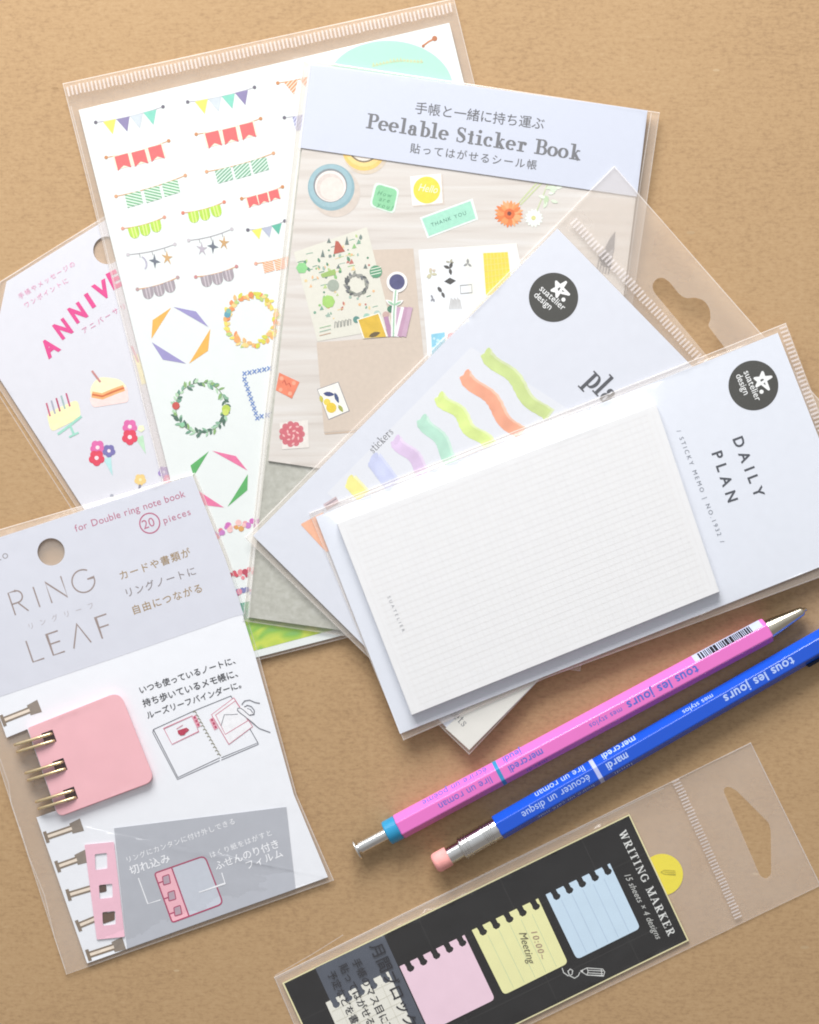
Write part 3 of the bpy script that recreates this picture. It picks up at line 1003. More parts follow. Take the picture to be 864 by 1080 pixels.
# printed envelope
q = Part(pl, T)
q.poly([(392, 263.5), (436, 262), (441, 318), (448, 386), (385, 452.5), (342, 456), (334, 362), (398, 356)], M('#d3c3b3', .5, .03), 1)
q.poly([(342, 456.6), (385, 453), (385, 455.2), (343, 458.4)], M('#c7b29e'), 1)
q.build('envelope_picture', pk)
q = Part(pl, T)
sheet = [(310, 266), (387, 239.5), (414, 346), (335, 360)]
q.poly(sheet, M('#e0ddcf', .5, .02), 2)
mots = ('#8fbf7a', '#5f8f72', '#b9cf8a', '#e8b98a', '#c0766a', '#7d8c85', '#9fb7a8', '#e9cf9a', '#7fa88f')
for i in range(110):
    u, v = random.uniform(.05, .92), random.uniform(.06, .80)
    x, y = quad_pt(sheet, u, v)
    if math.hypot(x - 376, y - 299) < 15: continue
    k = random.random(); c = M(random.choice(mots)); s_ = random.uniform(1.2, 2.6)
    if k < .35: leaf(q, (x, y), random.uniform(-2.2, -1), s_ * 2.4, s_ * 1.3, c, 3 + i % 3)
    elif k < .6: q.circle((x, y), s_ * .7, c, 3 + i % 3, 12)
    elif k < .8: q.stroke([(x - s_ * 1.6, y + .6), (x, y - .4), (x + s_ * 1.6, y - .9)], .8, c, 3 + i % 3)
    else: q.poly([(x - s_, y + s_), (x + s_, y + s_ * .7), (x, y - s_ * 1.3)], c, 3 + i % 3)
q.circle((318.5, 282.5), 6.2, M('#8fd08a'), 7, 6); q.circle((346.5, 318), 7, M('#a5cf6e'), 7, 7); q.circle((351.5, 301), 6.2, M('#a4ad9e'), 7, 24)
q.circle((396.5, 286.5), 6.6, M('#5f9a76'), 7, 24)
for o in (-3, 0, 3): q.stroke([(391, 287 + o), (402, 284.5 + o)], .9, M('#e3ebd8'), 8)
q.poly([(352, 268), (354, 254), (357, 254.5), (364, 265)], M('#b8604f'), 7)
for x, y, h in ((340.5, 271, 8), (366, 258, 9), (347, 256, 5), (385.5, 283, 5), (357, 283, 4.5)): q.poly([(x - 2.2, y), (x + 2.2, y), (x, y - h)], M('#717f79'), 7)
q.poly(rounded([(338, 289), (353.5, 283.5), (354.5, 289.5), (340, 293)], 1.5), M('#9dbb6a'), 7)
for i in range(46):
    a = i * .1366
    leaf(q, (376.4 + 10.3 * math.cos(a), 299.5 + 10 * math.sin(a)), a + 1.57 + random.uniform(-.9, .9), 5, 2.6, M(random.choice(('#77787a', '#5c5f5f', '#9a9a92', '#8a8f80'))), 8 + i % 4)
for i in range(5): q.stroke([(353 + i * 3.6, 346 - i * .7), (353.6 + i * 3.6, 339 - i * .7), (355.6 + i * 3.6, 340 - i * .7), (355.6 + i * 3.6, 345.5 - i * .7)], .8, M('#9a9a92'), 7)
for j, col in enumerate(('#a9c5a0', '#a4bda8', '#c9a88f')): q.stroke([(337, 346 + j * 4), (349, 343 + j * 4)], .9, M(col), 7)
for i, (x, y) in enumerate(((376, 337), (387, 334), (398, 331), (407, 332), (412, 326))): q.circle((x, y), 3.6, M(('#5f8f86', '#9fc7b4', '#b5c9bf', '#c9a9a0', '#4f7f66')[i]), 7, 18)
q.build('sticker_sheet_picture', pk)
q = Part(pl, T)
q.poly([(334.5, 361), (439, 354), (440, 360), (335, 368)], M('#d3c3b3', .5, .03), 2)
yq = [(378, 337.5), (399, 331), (407.5, 355.2), (384.5, 356.6)]
q.poly([(376.5, 337), (400, 329.5), (409.5, 355), (383, 357.2)], M('#f2eee2'), 13); q.poly(yq, M('#dcb63e', .5, .1, scale=500), 14)
leaf(q, (389, 355), -.35, 13, 5, M('#6b5a3a'), 15)
q.build('stamp_picture', pk)
q = Part(pl, T)
q.circle((418.8, 297.5), 11, M('#f1efec'), 13, 36); q.circle((418.8, 297.3), 8.2, M('#56567e', .5, .12, scale=600), 14, 30)
q.stroke([(417.5, 308), (415.5, 330), (415, 355)], 5.2, M('#f1efec'), 13); q.stroke([(417.5, 306), (415.5, 330), (415, 355)], 1.5, M('#9fc9a8'), 14)
for a in (-.5, 3.7): leaf(q, (416, 322), a, 11, 4.6, M('#f1efec'), 13); leaf(q, (416, 322), a, 8.5, 2.4, M('#9fc9a8'), 14)
q.build('flower_picture', pk)
q = Part(pl, T)
for k, (x0, x1, col) in enumerate(((407, 412, '#b58aa8'), (421, 414.5, '#c9a5bd'), (425.5, 418, '#f3eef0'), (429, 421.5, '#c29ab2'), (433, 426, '#caa7bc'))):
    q.stroke([(x0, 324 + (k == 0) * 10), (x1, 355)], 5, M(col), 9 + k)
q.build('tape_strip_picture', pk)
# printed white sheets at the right of the cover
q = Part(pl, T)
q.poly([(546, 257.5), (548.5, 281), (545, 286), (543, 257)], M('#cfc3b8'), 1)
q.poly([(441.5, 263.5), (545, 256.5), (551, 290), (452, 384)], M('#eceef0', .5, .015), 2)
q.poly([(488, 260.4), (545, 256.5), (551, 300), (500, 345)], M('#f0efe6', .5, .015), 3)
yq = [(509.6, 266.9), (535.6, 265.8), (540, 305), (512.7, 312)]
q.poly(yq, M('#ecd650', .5, .03), 4)
for i in range(1, 7):
    q.stroke([quad_pt(yq, i / 7, 0), quad_pt(yq, i / 7, 1)], .5, M('#f1e184'), 5); q.stroke([quad_pt(yq, 0, i / 7), quad_pt(yq, 1, i / 7)], .5, M('#f1e184'), 6)
for x, y, s_, c in ((474.5, 283, 4.2, '#55524e'), (474.5, 276.5, 2.6, '#b9b4a0'), (466, 308, 4, '#5c5a58'), (456.5, 314.5, 2.4, '#8f8f96'), (493.5, 278, 3, '#9a9a98'), (455, 289, 3.6, '#cfc9a8'), (456, 285, 2.2, '#d9c9b4')):
    for k in range(4): leaf(q, (x, y), random.uniform(0, 6.3), s_ * 1.7, s_ * .8, M(c), 5 + k)
q.poly([(468.5, 296.8), (474.5, 292.8), (481, 296), (475, 300)], M('#4c4a48'), 6)
q.stroke([(485.5, 301), (497.5, 300), (498, 308.5), (486, 309.6)], .7, M('#a9a9a6'), 6, True)
for k in range(9): q.stroke([(474 + k * 1.6, 326), (476 + k * 1.1, 314 + (k % 3))], .6, M('#b5b0aa'), 6)
q.poly([(455, 352.5), (469, 350.5), (470.5, 376), (456, 384)], M('#8fcbe0'), 6)
for i in range(14): q.circle((456.5 + random.uniform(0, 12), 354 + random.uniform(0, 24)), 1.5, M('#c4e5ee'), 7, 10)
q.poly([(472, 351.5), (487, 350), (487.5, 352), (473, 366)], M('#e8aeb8'), 6)
for i in range(7): q.circle((473.5 + random.uniform(0, 11), 352.5 + random.uniform(0, 5)), 1.0, M('#f4d3d8'), 7, 10)
q.build('sheet_picture', pk)
q = Part(pl, T)
q.poly([(334.5, 410.5), (357, 402.5), (369, 433.5), (346.5, 443)], M('#8f8a90'), 3)
q.poly([(335.2, 411), (356.6, 403.4), (368, 433), (346.8, 442)], M('#f1efe6'), 4)
leaf(q, (341, 415), .1, 12, 5, M('#3f4a7a'), 5); leaf(q, (353, 414), 1.2, 12, 4, M('#46567f'), 6)
q.circle((349.5, 430), 5.4, M('#e9c93c'), 6, 22); q.circle((345, 424), 3.6, M('#ecd357'), 5, 18); leaf(q, (357, 427), 1.0, 9, 4, M('#a9ad52'), 6); leaf(q, (338, 417), 1.3, 8, 4, M('#c9c04a'), 5)
q.build('stamp_picture', pk)
q = Part(pl, T)
rq = [(294.6, 393), (316, 403), (308, 420.4), (291, 411.5)]
q.poly(rq, M('#ea8464', .5, .08, scale=500), 3)
q.stroke([(298, 404), (300, 401), (302, 406), (305, 404), (307, 408)], .9, M('#c95a44'), 4)
for a in ((297, 399), (310, 404), (306, 415), (296, 411)): q.circle(a, 2.2, M('#f2a88a'), 4, 12)
q.build('stamp_picture', pk)
q = Part(pl, T)
q.poly([(295, 446), (325, 443), (326, 472), (298, 474)], M('#e9e2da'), 3)
for k in range(11): q.circle((308 + 10.4 * math.cos(k * .571), 457.8 + 10.4 * math.sin(k * .571)), 3.4, M('#d0717a'), 4, 14)
q.circle((308, 457.8), 10.8, M('#cf6a74'), 5, 30)
for k in range(12):
    a = k * 2.4; r = 1.2 + k * .75
    leaf(q, (308 + r * math.cos(a), 457.8 + r * math.sin(a)), a + 1.2, 4, 2, M('#efbcb8'), 6)
q.build('flower_picture', pk)
q = Part(pl, T)
q.poly([(649, 244), (648, 262), (644, 283), (635, 280), (631, 270), (638, 262), (643, 252)], M('#7d7a7c'), 3)
for i in range(5): q.stroke([(632 + i * 3.0, 273 + i * .8), (629.5 + i * 3.0, 286 + i * .9)], 1.1, M('#77757a'), 4)
q.poly([(640, 268), (647, 262), (645, 276)], M('#a7a4a6'), 4)
q.build('bird_picture', pk)
out = [(319.5, 62), (696, 118.5), (612, 708), (256, 655)]
bag(pk, pl, out, [(board, .80), (cover, 1.58)], edge=.3, seed=4.4)
q = Part(pl, 1.66)
q.stroke([(327.5, 66), (312, 190), (297, 320), (283, 430), (271, 545), (262, 652)], 2.2, FILM_EDGE, 1)
q.build('film_fold', pk)
q = Part(pl, 1.66)
q.stroke([(687, 119), (676, 190), (660, 310)], .9, FILM_EDGE, 1)
q.build('film_fold', pk)

# ================================================================== planner sticker pack
pl = Plane(3.55)
pk = thing('sticker_pack', 'white sticker pack printed with pastel wavy brush strokes, with a slotted clear header', 'sticker pack', pl, 560, 480)
card = [(588, 241), (813, 471), (495, 791), (267, 565)]
q = Part(pl)
q.prism(card, 0.15, 0.55, LAV, M('#dcdce2'))
cd = q.build('card', pk)
T = .58
q = Part(pl, T)
q.poly([(345, 520), (497, 366), (660, 470), (470, 650)], M('#e2e3e8', .45, .008), 1)
q.poly([(470, 768), (495, 791), (571, 714), (548, 690)], CREAM, 1)
q.build('printed_panel', pk)


def brush(pts, wd, col, amp=0.0, waves=2.0, fade=.85, name='brush_stroke'):
    """A marker stroke: two overlapping wavy swatches with ragged ends."""
    q = Part(pl, T)
    a, b = pts
    L = math.hypot(b[0] - a[0], b[1] - a[1]); ux, uy = (b[0] - a[0]) / L, (b[1] - a[1]) / L
    for k, (o, c) in enumerate(((-1.4, col[1]), (1.2, col[0]))):
        c0 = []; wl = []
        for i in range(25):
            t = i / 24; s_ = amp * math.sin(t * waves * 2 * math.pi + .6)
            x = a[0] + ux * L * t * (1.0 - .02 * k) - uy * (s_ + o); y = a[1] + uy * L * t * (1.0 - .02 * k) + ux * (s_ + o)
            c0.append((x, y)); wl.append(wd * (1 - .12 * abs(math.sin(i * 1.7))) * (min(1, .72 + t * 4) if k else 1))
        q.stroke(c0, wl, M(c, .5, .13, scale=170, pale=.08), 3 + k)
    q.circle(lerp(a, b, .02), wd * .46, M(col[0], .5, .05, scale=300, pale=.08), 5, 20, ry=wd * .22, rot=-math.atan2(uy, ux) + .5 + 1.57)
    q.build(name, pk)


q = Part(pl, T)
q.poly(rounded([(317, 553), (341, 540), (352, 580), (344, 582)], 1.5), M('#f2b695'), 3)
q.poly([(341, 532), (354.5, 523.5), (358, 530), (345, 538)], M('#cdb9bb'), 4); q.stroke([(344, 533), (355, 526)], 1.2, M('#9d8f94'), 5)
q.build('brush_stroke', pk)
brush([(369, 507), (384, 523)], 15, ('#f1e884', '#f5f0b4', '#efe574'))
brush([(394, 484), (415, 512)], 17, ('#c6cbea', '#d2d6ef', '#c1c6e8'))
brush([(418, 463), (450, 500)], 12.5, ('#dcc2e2', '#e6d3ea', '#d8bbdf'), 2.4, 1.2)
brush([(446, 441), (480, 488)], 13, ('#b3dfc8', '#c8e8d6', '#aadcc2'), 2.6, 1.3)
brush([(464, 417), (516, 471)], 12.5, ('#d8ea86', '#e2efaa', '#c3e05c'), 2.8, 1.8)
brush([(491, 394), (549, 458)], 13.5, ('#f2a17c', '#f6bfa2', '#ee8a60'), 3.0, 1.5)
brush([(513, 371), (578, 440)], 13, ('#c9da86', '#d8e2ac', '#bcd070'), 3.0, 1.6)
q = Part(pl, T)
q.text('stickers', (394, 478.5), (416, 456), 8.6, M('#6b6b70'), 3, font='serif', T=.11, t=.05)
q.build('caption_lettering', pk)
q = Part(pl, T)
q.text('pla', (614.5, 401.8), (640, 428.5), 25.0, M('#55565b'), 3, font='serif', T=.19, t=.055)
q.build('title_lettering', pk)
q = Part(pl, T)
q.text('cets', (473.5, 752), (489, 767.5), 9.0, M('#6b6b70'), 3, font='serif', T=.10, t=.05)
q.build('caption_lettering', pk)
badge(pk, pl, T, (583.9, 313.6), 26, -42)
slot = [(689, 307), (688, 299.5), (693, 293.5), (699, 292.5), (706, 297), (717, 311), (724, 315), (733, 313.5), (743, 317), (749, 326), (749.5, 338), (746.5, 343), (760, 361), (776, 381), (775, 391), (766, 394), (757, 388), (744, 373)]
slot = rounded(slot, 4, 3)
out = [(648, 175), (870, 428), (813, 486), (573, 712.5), (495, 796), (258, 567)]
bag(pk, pl, out, [(card, .60)], edge=.25, seed=6.2, step=6, cr=.12, holes=[slot], seals=[((601, 236), (744, 392), -9.5, 4.5)])

# ================================================================== daily plan memo pack
pl = Plane(4.35)
pk = thing('memo_pack', 'thick white memo pad on a pale blue card inside a clear sleeve', 'memo pad', pl, 620, 560)
card = [(333, 545), (820.5, 351), (910, 580), (422, 774)]
q = Part(pl)
q.prism(card, 0.12, 0.55, M('#e3e6ee', .45, .012, scale=400), M('#d5dae2'))
q.build('card', pk)
pad = [(355.5, 552), (692, 427), (758.5, 624), (434.5, 754)]
q = Part(pl)
rng = random.Random(3)
nl = 6
for i in range(nl):
    z0 = .58 + i * .40
    j = [(x + rng.uniform(-.25, .25), y + rng.uniform(-.25, .25)) for x, y in pad]
    q.prism(j, z0, z0 + .385, M('#ecebeb', .55, .012, scale=400), M('#dfe1e4'))
po = q.build('memo_pad', pk)
PT = .58 + nl * .40
q = Part(pl, PT)
gm = M('#e6e3e2', .5, .02)
gx = M('#e9e6e3', .5, .02)
nu, nv = 52, 31
for i in range(1, nu):
    q.stroke([quad_pt(pad, i / nu, .03), quad_pt(pad, i / nu, .97)], .34, gm if i % 2 else gx, .1)
for i in range(1, nv):
    q.stroke([quad_pt(pad, .03, i / nv), quad_pt(pad, .97, i / nv)], .34, gm if i % 2 else gx, .2)
q.build('grid_lines', po)
q = Part(pl, PT)
q.text('SUATELIER', (408.5, 629.5), (424.5, 667), 3.4, M('#9c9ca0'), 2)
q.build('maker_lettering', po)
T = .58
badge(pk, pl, T, (794.7, 406.5), 26.3, -67)
q = Part(pl, T)
tm = M('#4c4f56', .5, .03)
q.text('DAILY', (772.5, 462.5), (797, 526), 11.0, tm, 2, bold=.022)
q.text('PLAN', (750.5, 477.5), (768.5, 531), 11.0, tm, 2, bold=.022)
q.build('title_lettering', pk)
q = Part(pl, T)
q.text('/ STICKY MEMO | NO.1932 /', (713.5, 454.5), (760, 573), 4.6, M('#7d828c'), 2)
q.build('caption_lettering', pk)
out = [(326, 541), (829, 340.5), (922, 588), (578, 714.5), (425.5, 781)]
bag(pk, pl, out, [(card, .60), (pad, PT + .03)], edge=.2, seed=8.3, seals=[((829, 343), (921, 588), 8, 4.6)])

# ================================================================== ring leaf pack
def ringz(x, y): return 0
pl = Plane(1.12, 0.0, -0.0022, 432, 765)
pk = thing('ring_leaf_pack', 'lavender and white card pack holding a pink pad with gold double rings', 'stationery pack', pl, 140, 770)
card = [(-60, 586), (203, 501), (238, 590), (270, 694), (310, 838), (346, 925), (92, 1016), (38.5, 862), (59, 855), (29, 769), (7, 778)]
hole = circ((54, 582), 14.4)
q = Part(pl)
q.prism([card, hole], 0.15, 0.6, M('#f1f2f6', .45, .01, scale=400), M('#dfe0e4'))
q.build('card', pk)
T = .63
q = Part(pl, T)
q.poly([[(-60, 586), (203, 501), (238, 590), (257, 648), (245, 651), (220, 660), (130, 691), (0, 735), (-8, 737)], hole], M('#d8d9e2', .45, .012, scale=300), 1)
q.build('header_print', pk)
GO = '#a8938a'
q = Part(pl, T)


def mono(segs, wd, mat, lvl=3):
    for s_ in segs:
        q.stroke(s_, wd, mat, lvl)


gm = M('#a3928c', .45, .05, .2)
A18 = math.radians(18.8)
ru, rv = (math.cos(A18), -math.sin(A18)), (-math.sin(A18), -math.cos(A18))


def RL(o, p): return (o[0] + ru[0] * p[0] + rv[0] * p[1], o[1] + ru[1] * p[0] + rv[1] * p[1])


Rr = (16.5, 648.8)
mono([[RL(Rr, p) for p in [(0, 0), (0, 24.5), (7, 24.5)] + arc(7, 18.2, 6.4, 6.3, 90, -90, 12) + [(0, 11.9)]], [RL(Rr, (6.5, 11.9)), RL(Rr, (14.5, 0))]], 1.5, gm)
I0 = (42.2, 640.3); mono([[I0, RL(I0, (0, 22.5))]], 1.5, gm)
N0 = (55, 636); mono([[N0, RL(N0, (0, 23)), RL(N0, (17.6, 1)), RL(N0, (17.6, 24))]], 1.5, gm)
G0 = (88, 612.8); mono([[RL(G0, p) for p in arc(0, 0, 12, 12, 52, 345, 34) + [(11.8, .5), (4.5, .5)]]], 1.5, gm)
L0 = (35, 698.2); mono([[RL(L0, (0, 23.5)), L0, RL(L0, (12.5, 0))]], 1.6, gm)
E0 = (56.5, 691); mono([[RL(E0, (12.6, 23)), RL(E0, (0, 23)), E0, RL(E0, (12.8, 0))], [RL(E0, (0, 12)), RL(E0, (11.5, 12))]], 1.6, gm)
mono([[(78, 684), (81, 658.2), (96.3, 677.4)]], 1.6, gm)
F0 = (108.2, 673.6); mono([[RL(F0, (12.2, 23.4)), RL(F0, (0, 23.4)), F0], [RL(F0, (0, 12)), RL(F0, (11, 12))]], 1.6, gm)
q.build('title_lettering', pk)
q = Part(pl, T)
q.text('リングリーフ', (30, 664), (100, 640.5), 6.4, M('#b9b2b4'), 3, jp=True)
gold = M('#a58b66', .45, .06)
grt = M('#8f8686', .45, .06)
q.text('カードや書類が', (127, 611.5), (202, 585.5), 9.0, gold, 3, jp=True, bold=.010)
q.text('リングノートに', (132.5, 630), (208, 605), 9.0, grt, 3, jp=True, bold=.008)
q.text('自由につながる', (140, 648), (215, 623), 9.0, gold, 3, jp=True, bold=.010)
q.build('caption_lettering', pk)
q = Part(pl, T)
rd = M('#bd6b86', .45, .05)
q.text('for Double ring note book', (80, 561), (196.5, 523.5), 7.4, rd, 3)
q.text('pieces', (173, 552.5), (202, 542.5), 7.2, rd, 3)
q.text('20', (151.5, 558.5), (164.5, 554), 9.6, rd, 3)
q.ring((158, 551.8), 9.8, 11.2, rd, 3)
q.text('LO', (-2, 591.5), (9.5, 588), 5.6, grt, 3)
q.build('count_lettering', pk)
q = Part(pl, T)
bk = M('#3b3b40', .45, .05)
q.text('いつも使っているノートに、', (147.5, 731.5), (254, 697.5), 9.4, bk, 3, jp=True, bold=.014)
q.text('持ち歩いているメモ帳に、', (151.5, 745.5), (257, 711), 9.4, bk, 3, jp=True, bold=.014)
q.text('ルーズリーフバインダーに。', (155.5, 758), (260, 723), 9.4, bk, 3, jp=True, bold=.014)
q.build('slogan_lettering', pk)
# line drawing of a notebook with a hand
Z = lambda x, y: (130 + x / 4.8, 660 + y / 4.8)
q = Part(pl, T)
ln = M('#6c6d76', .45, .05)
pk_l = M('#d27f93', .45, .05)
for s_ in ([(355, 432), (153, 525), (277, 768), (489, 668)], [(355, 432), (545, 355), (682, 592), (497, 668)], [(150, 540), (275, 778), (489, 682)], [(497, 680), (684, 600)], [(153, 525), (150, 540)], [(682, 592), (684, 600)]):
    q.stroke([Z(*a) for a in s_], .75, ln, 3)
for i in range(13):
    x, y = lerp((362, 440), (484, 655), i / 12); q.stroke([Z(x - 9, y - 3), Z(x, y - 8), Z(x + 10, y + 3)], .9, M('#8f8a74'), 5)
q.poly([Z(447, 450), Z(560, 365), Z(655, 510), Z(535, 600)], M('#f4f3f5'), 4)
for s_ in ([(447, 450), (560, 365), (655, 510), (535, 600)], [(468, 452), (568, 380), (632, 480), (517, 550)], [(205, 520), (350, 455), (382, 535), (247, 600)]):
    q.stroke([Z(*a) for a in s_], .7, pk_l, 6, True)
q.stroke([Z(495, 508), Z(512, 450), Z(548, 450), Z(580, 447)], .7, ln, 6)
for cx, cy in ((370, 483), (458, 495)):
    q.poly([Z(cx - 22, cy - 20), Z(cx - 4, cy - 32), Z(cx + 22, cy + 24), Z(cx + 4, cy + 34)], M('#e59fb0'), 6)
    for k in (-1, 0, 1): q.poly([Z(cx - 6 + k * 9, cy - 4 + k * 18), Z(cx + 3 + k * 9, cy - 8 + k * 18), Z(cx + 8 + k * 9, cy + 3 + k * 18), Z(cx - 1 + k * 9, cy + 7 + k * 18)], M('#b8405e'), 7)
q.poly([Z(275, 530), Z(322, 515), Z(322, 535), Z(310, 553), Z(292, 556), Z(278, 546)], M('#b8304e'), 7)
q.stroke([Z(322, 520), Z(330, 526), Z(320, 538)], 1.0, M('#b8304e'), 7); q.stroke([Z(270, 522), Z(302, 502)], .8, M('#cf8f9c'), 7)
q.poly([Z(578, 420), Z(600, 408), Z(640, 420), Z(665, 440), Z(640, 455), Z(690, 520), Z(660, 490), Z(600, 445)], M('#f4f3f5'), 7)
for s_ in ([(605, 392), (615, 380), (640, 376), (668, 388), (692, 392)], [(590, 440), (578, 428), (580, 418), (592, 416), (606, 424), (640, 455)], [(590, 440), (620, 462), (652, 490), (690, 520), (745, 540)],
           [(612, 412), (628, 402), (648, 408), (664, 428), (662, 448), (640, 452)], [(628, 418), (644, 424), (656, 440)], [(600, 400), (605, 392)]):
    q.stroke([Z(*a) for a in s_], .85, ln, 8)
q.build('notebook_drawing', pk)
# printed ring wires down the left edge
wire_sq, wire_ln, wire_in = M('#8f8377', .5, .08), M('#8a7a69', .5, .06), M('#f0e0cd', .5, .03)
for (sx, sy), (bx, by), full in (((36, 747), (3, 760), 1), ((80.6, 872), (48.5, 883), 1), ((86, 905), (60.5, 914), 1), ((104, 934.5), (72, 944), 0), ((108, 966), (82.5, 976.5), 0), ((125, 997), (93, 1007.5), 1)):
    q = Part(pl, T)
    L = math.hypot(sx - bx, sy - by); ux, uy = (sx - bx) / L, (sy - by) / L
    nx, ny = -uy, ux
    P_ = lambda u, v: (sx + ux * u + nx * v, sy + uy * u + ny * v)
    q.poly([P_(-6, -5.6), P_(6.4, -7.2), P_(6.4, 6.6), P_(-6, 5.6)], wire_sq, 2)
    q.poly([P_(-L + 1, -3.4), P_(-5, -3.4), P_(-5, 3.4), P_(-L + 1, 3.4)], wire_ln, 3)
    q.poly([P_(-L + 1, -1.5), P_(-5, -1.5), P_(-5, 1.5), P_(-L + 1, 1.5)], wire_in, 4)
    q.poly([P_(-L - 1.4, -6.2), P_(-L + 2.2, -6.2), P_(-L + 2.2, 6.2), P_(-L - 1.4, 6.2)], wire_ln, 5)
    q.build('wire_print', pk)
# grey explanatory panel
q = Part(pl, T)
q.prism([(120.4, 873.5), (302, 851), (311.7, 937.5), (134, 1000.5)], T + .04, T + .12, M('#b7b9c0', .45, .02, scale=300))
gp = q.build('grey_panel', pk)
q = Part(pl, T + .13)
wt = M('#f6f6f8', .45, .02)
q.text('リングにカンタンに付け外しできる', (133.5, 910), (249, 868), 6.2, wt, 2, jp=True, bold=.004)
q.text('切れ込み', (138, 922.5), (180.5, 908), 9.4, wt, 2, jp=True, bold=.014)
q.text('はくり紙をはがすと', (222, 905), (288, 880), 6.2, wt, 2, jp=True, bold=.004)
q.text('ふせんのり付き', (228, 917.5), (296, 892.5), 9.2, wt, 2, jp=True, bold=.014)
q.text('フィルム', (260, 917), (299.5, 902.5), 8.6, wt, 2, jp=True, bold=.014)
q.stroke([(146, 926), (156, 953.2), (169.5, 949)], 1.1, wt, 2); q.stroke([(234, 920.5), (237.5, 931.7), (210, 941.2)], 1.1, wt, 6)
q.build('panel_lettering', gp)
q = Part(pl, T + .13)
LR = M('#b0506c', .45, .05)
fr = rounded([(163, 921), (216, 902.5), (235.5, 953), (181.7, 973)], [3, 6, 6, 3], 5)
q.poly(fr, M('#c9cdd6', .45, .02), 1)
q.poly([(163.5, 921), (181, 914.8), (199.5, 966.3), (182, 972.6)], M('#f4b9c4', .45, .02), 2)
q.stroke(fr, 1.5, LR, 4, True); q.stroke([(181, 914.8), (199.5, 966.3)], 1.5, LR, 4)
for x, y in ((175, 928.2), (180.7, 945), (187, 960.8)):
    q.poly(rounded([(x - 3.6, y - 3.6), (x + 3.2, y - 6), (x + 5, y + 3.2), (x - 2.4, y + 5.4)], 1), M('#b9a3ae'), 3)
    q.stroke(rounded([(x - 3.6, y - 3.6), (x + 3.2, y - 6), (x + 5, y + 3.2), (x - 2.4, y + 5.4)], 1), 1.1, LR, 4, True)
    q.stroke([(x - 3, y + 1.4), (x - 8.6, y + 3.4)], 1.4, LR, 4)
q.build('leaf_diagram', gp)
# loose pink leaf strip with square holes
q = Part(pl)
sqh = lambda x, y, w_, h_: rounded([(x - w_, y - h_ + .8), (x + w_, y - h_ - .6), (x + w_ + .6, y + h_ - .8), (x - w_ + .6, y + h_ + .8)], 1.4, 3)
q.prism([rounded([(89.2, 891), (120.2, 888), (131.7, 988), (102.2, 991)], 1.5), sqh(106.5, 908.5, 6.4, 8.4), sqh(111.5, 940, 7, 7.4), sqh(114.8, 968.5, 6.8, 7.2)], T + .16, T + .34, M('#f5c3d2', .35, .02), M('#efd9df'))
q.build('leaf_strip', pk)
q = Part(pl, T)
q.poly(sqh(108.4, 937.2, 3.6, 3.8), M('#5d4a40', .5, .05), 5)
q.poly(rounded([(107.6, 963.6), (121.0, 961.2), (121.2, 970.2), (109, 974.6)], 1.6), M('#6b5546', .5, .05), 5)
q.build('hole_print', pk)
# the pink pad and its gold rings
pad = rounded([(29, 767.5), (126, 729), (163, 823), (61.5, 861)], [2.5, 12, 11, 7], 6)
hs = []
for x, y in ((51.8, 777.8), (63.3, 807.6), (74.4, 837.8)):
    c, s_ = math.cos(math.radians(20)), math.sin(math.radians(20))
    hs.append([(x + a * c + b * s_, y - a * s_ + b * c) for a, b in ((-6.2, -6.6), (6.2, -6.6), (6.2, 6.8), (-6.2, 6.8))])
q = Part(pl)
for i in range(6):
    z0 = T + .06 + i * .27
    o = rng.uniform(-.3, .3) + (i - 5) * -.16
    q.prism([[(x + o, y + o) for x, y in pad]] + hs, z0, z0 + .25, M('#f3b9bf', .45, .02, scale=200), M('#e59aa8'))
pd = q.build('leaf_pad', pk)
PT2 = T + .06 + 6 * .27
GOLD = M('#e6d0a2', .28, .04, .85)
q = Part(pl, T)
for x, y in ((51.8, 777.8), (63.3, 807.6), (74.4, 837.8)): 
    c, s_ = math.cos(math.radians(20)), math.sin(math.radians(20))
    q.poly([(x + a * c + b * s_, y - a * s_ + b * c) for a, b in ((-6.2, -6.6), (6.2, -6.6), (6.2, 6.8), (-6.2, 6.8))], M('#6d4a42', .6, .1), 1)  # dark squares painted in as the shade inside the pad's holes
q.build('hole_shade', pd)
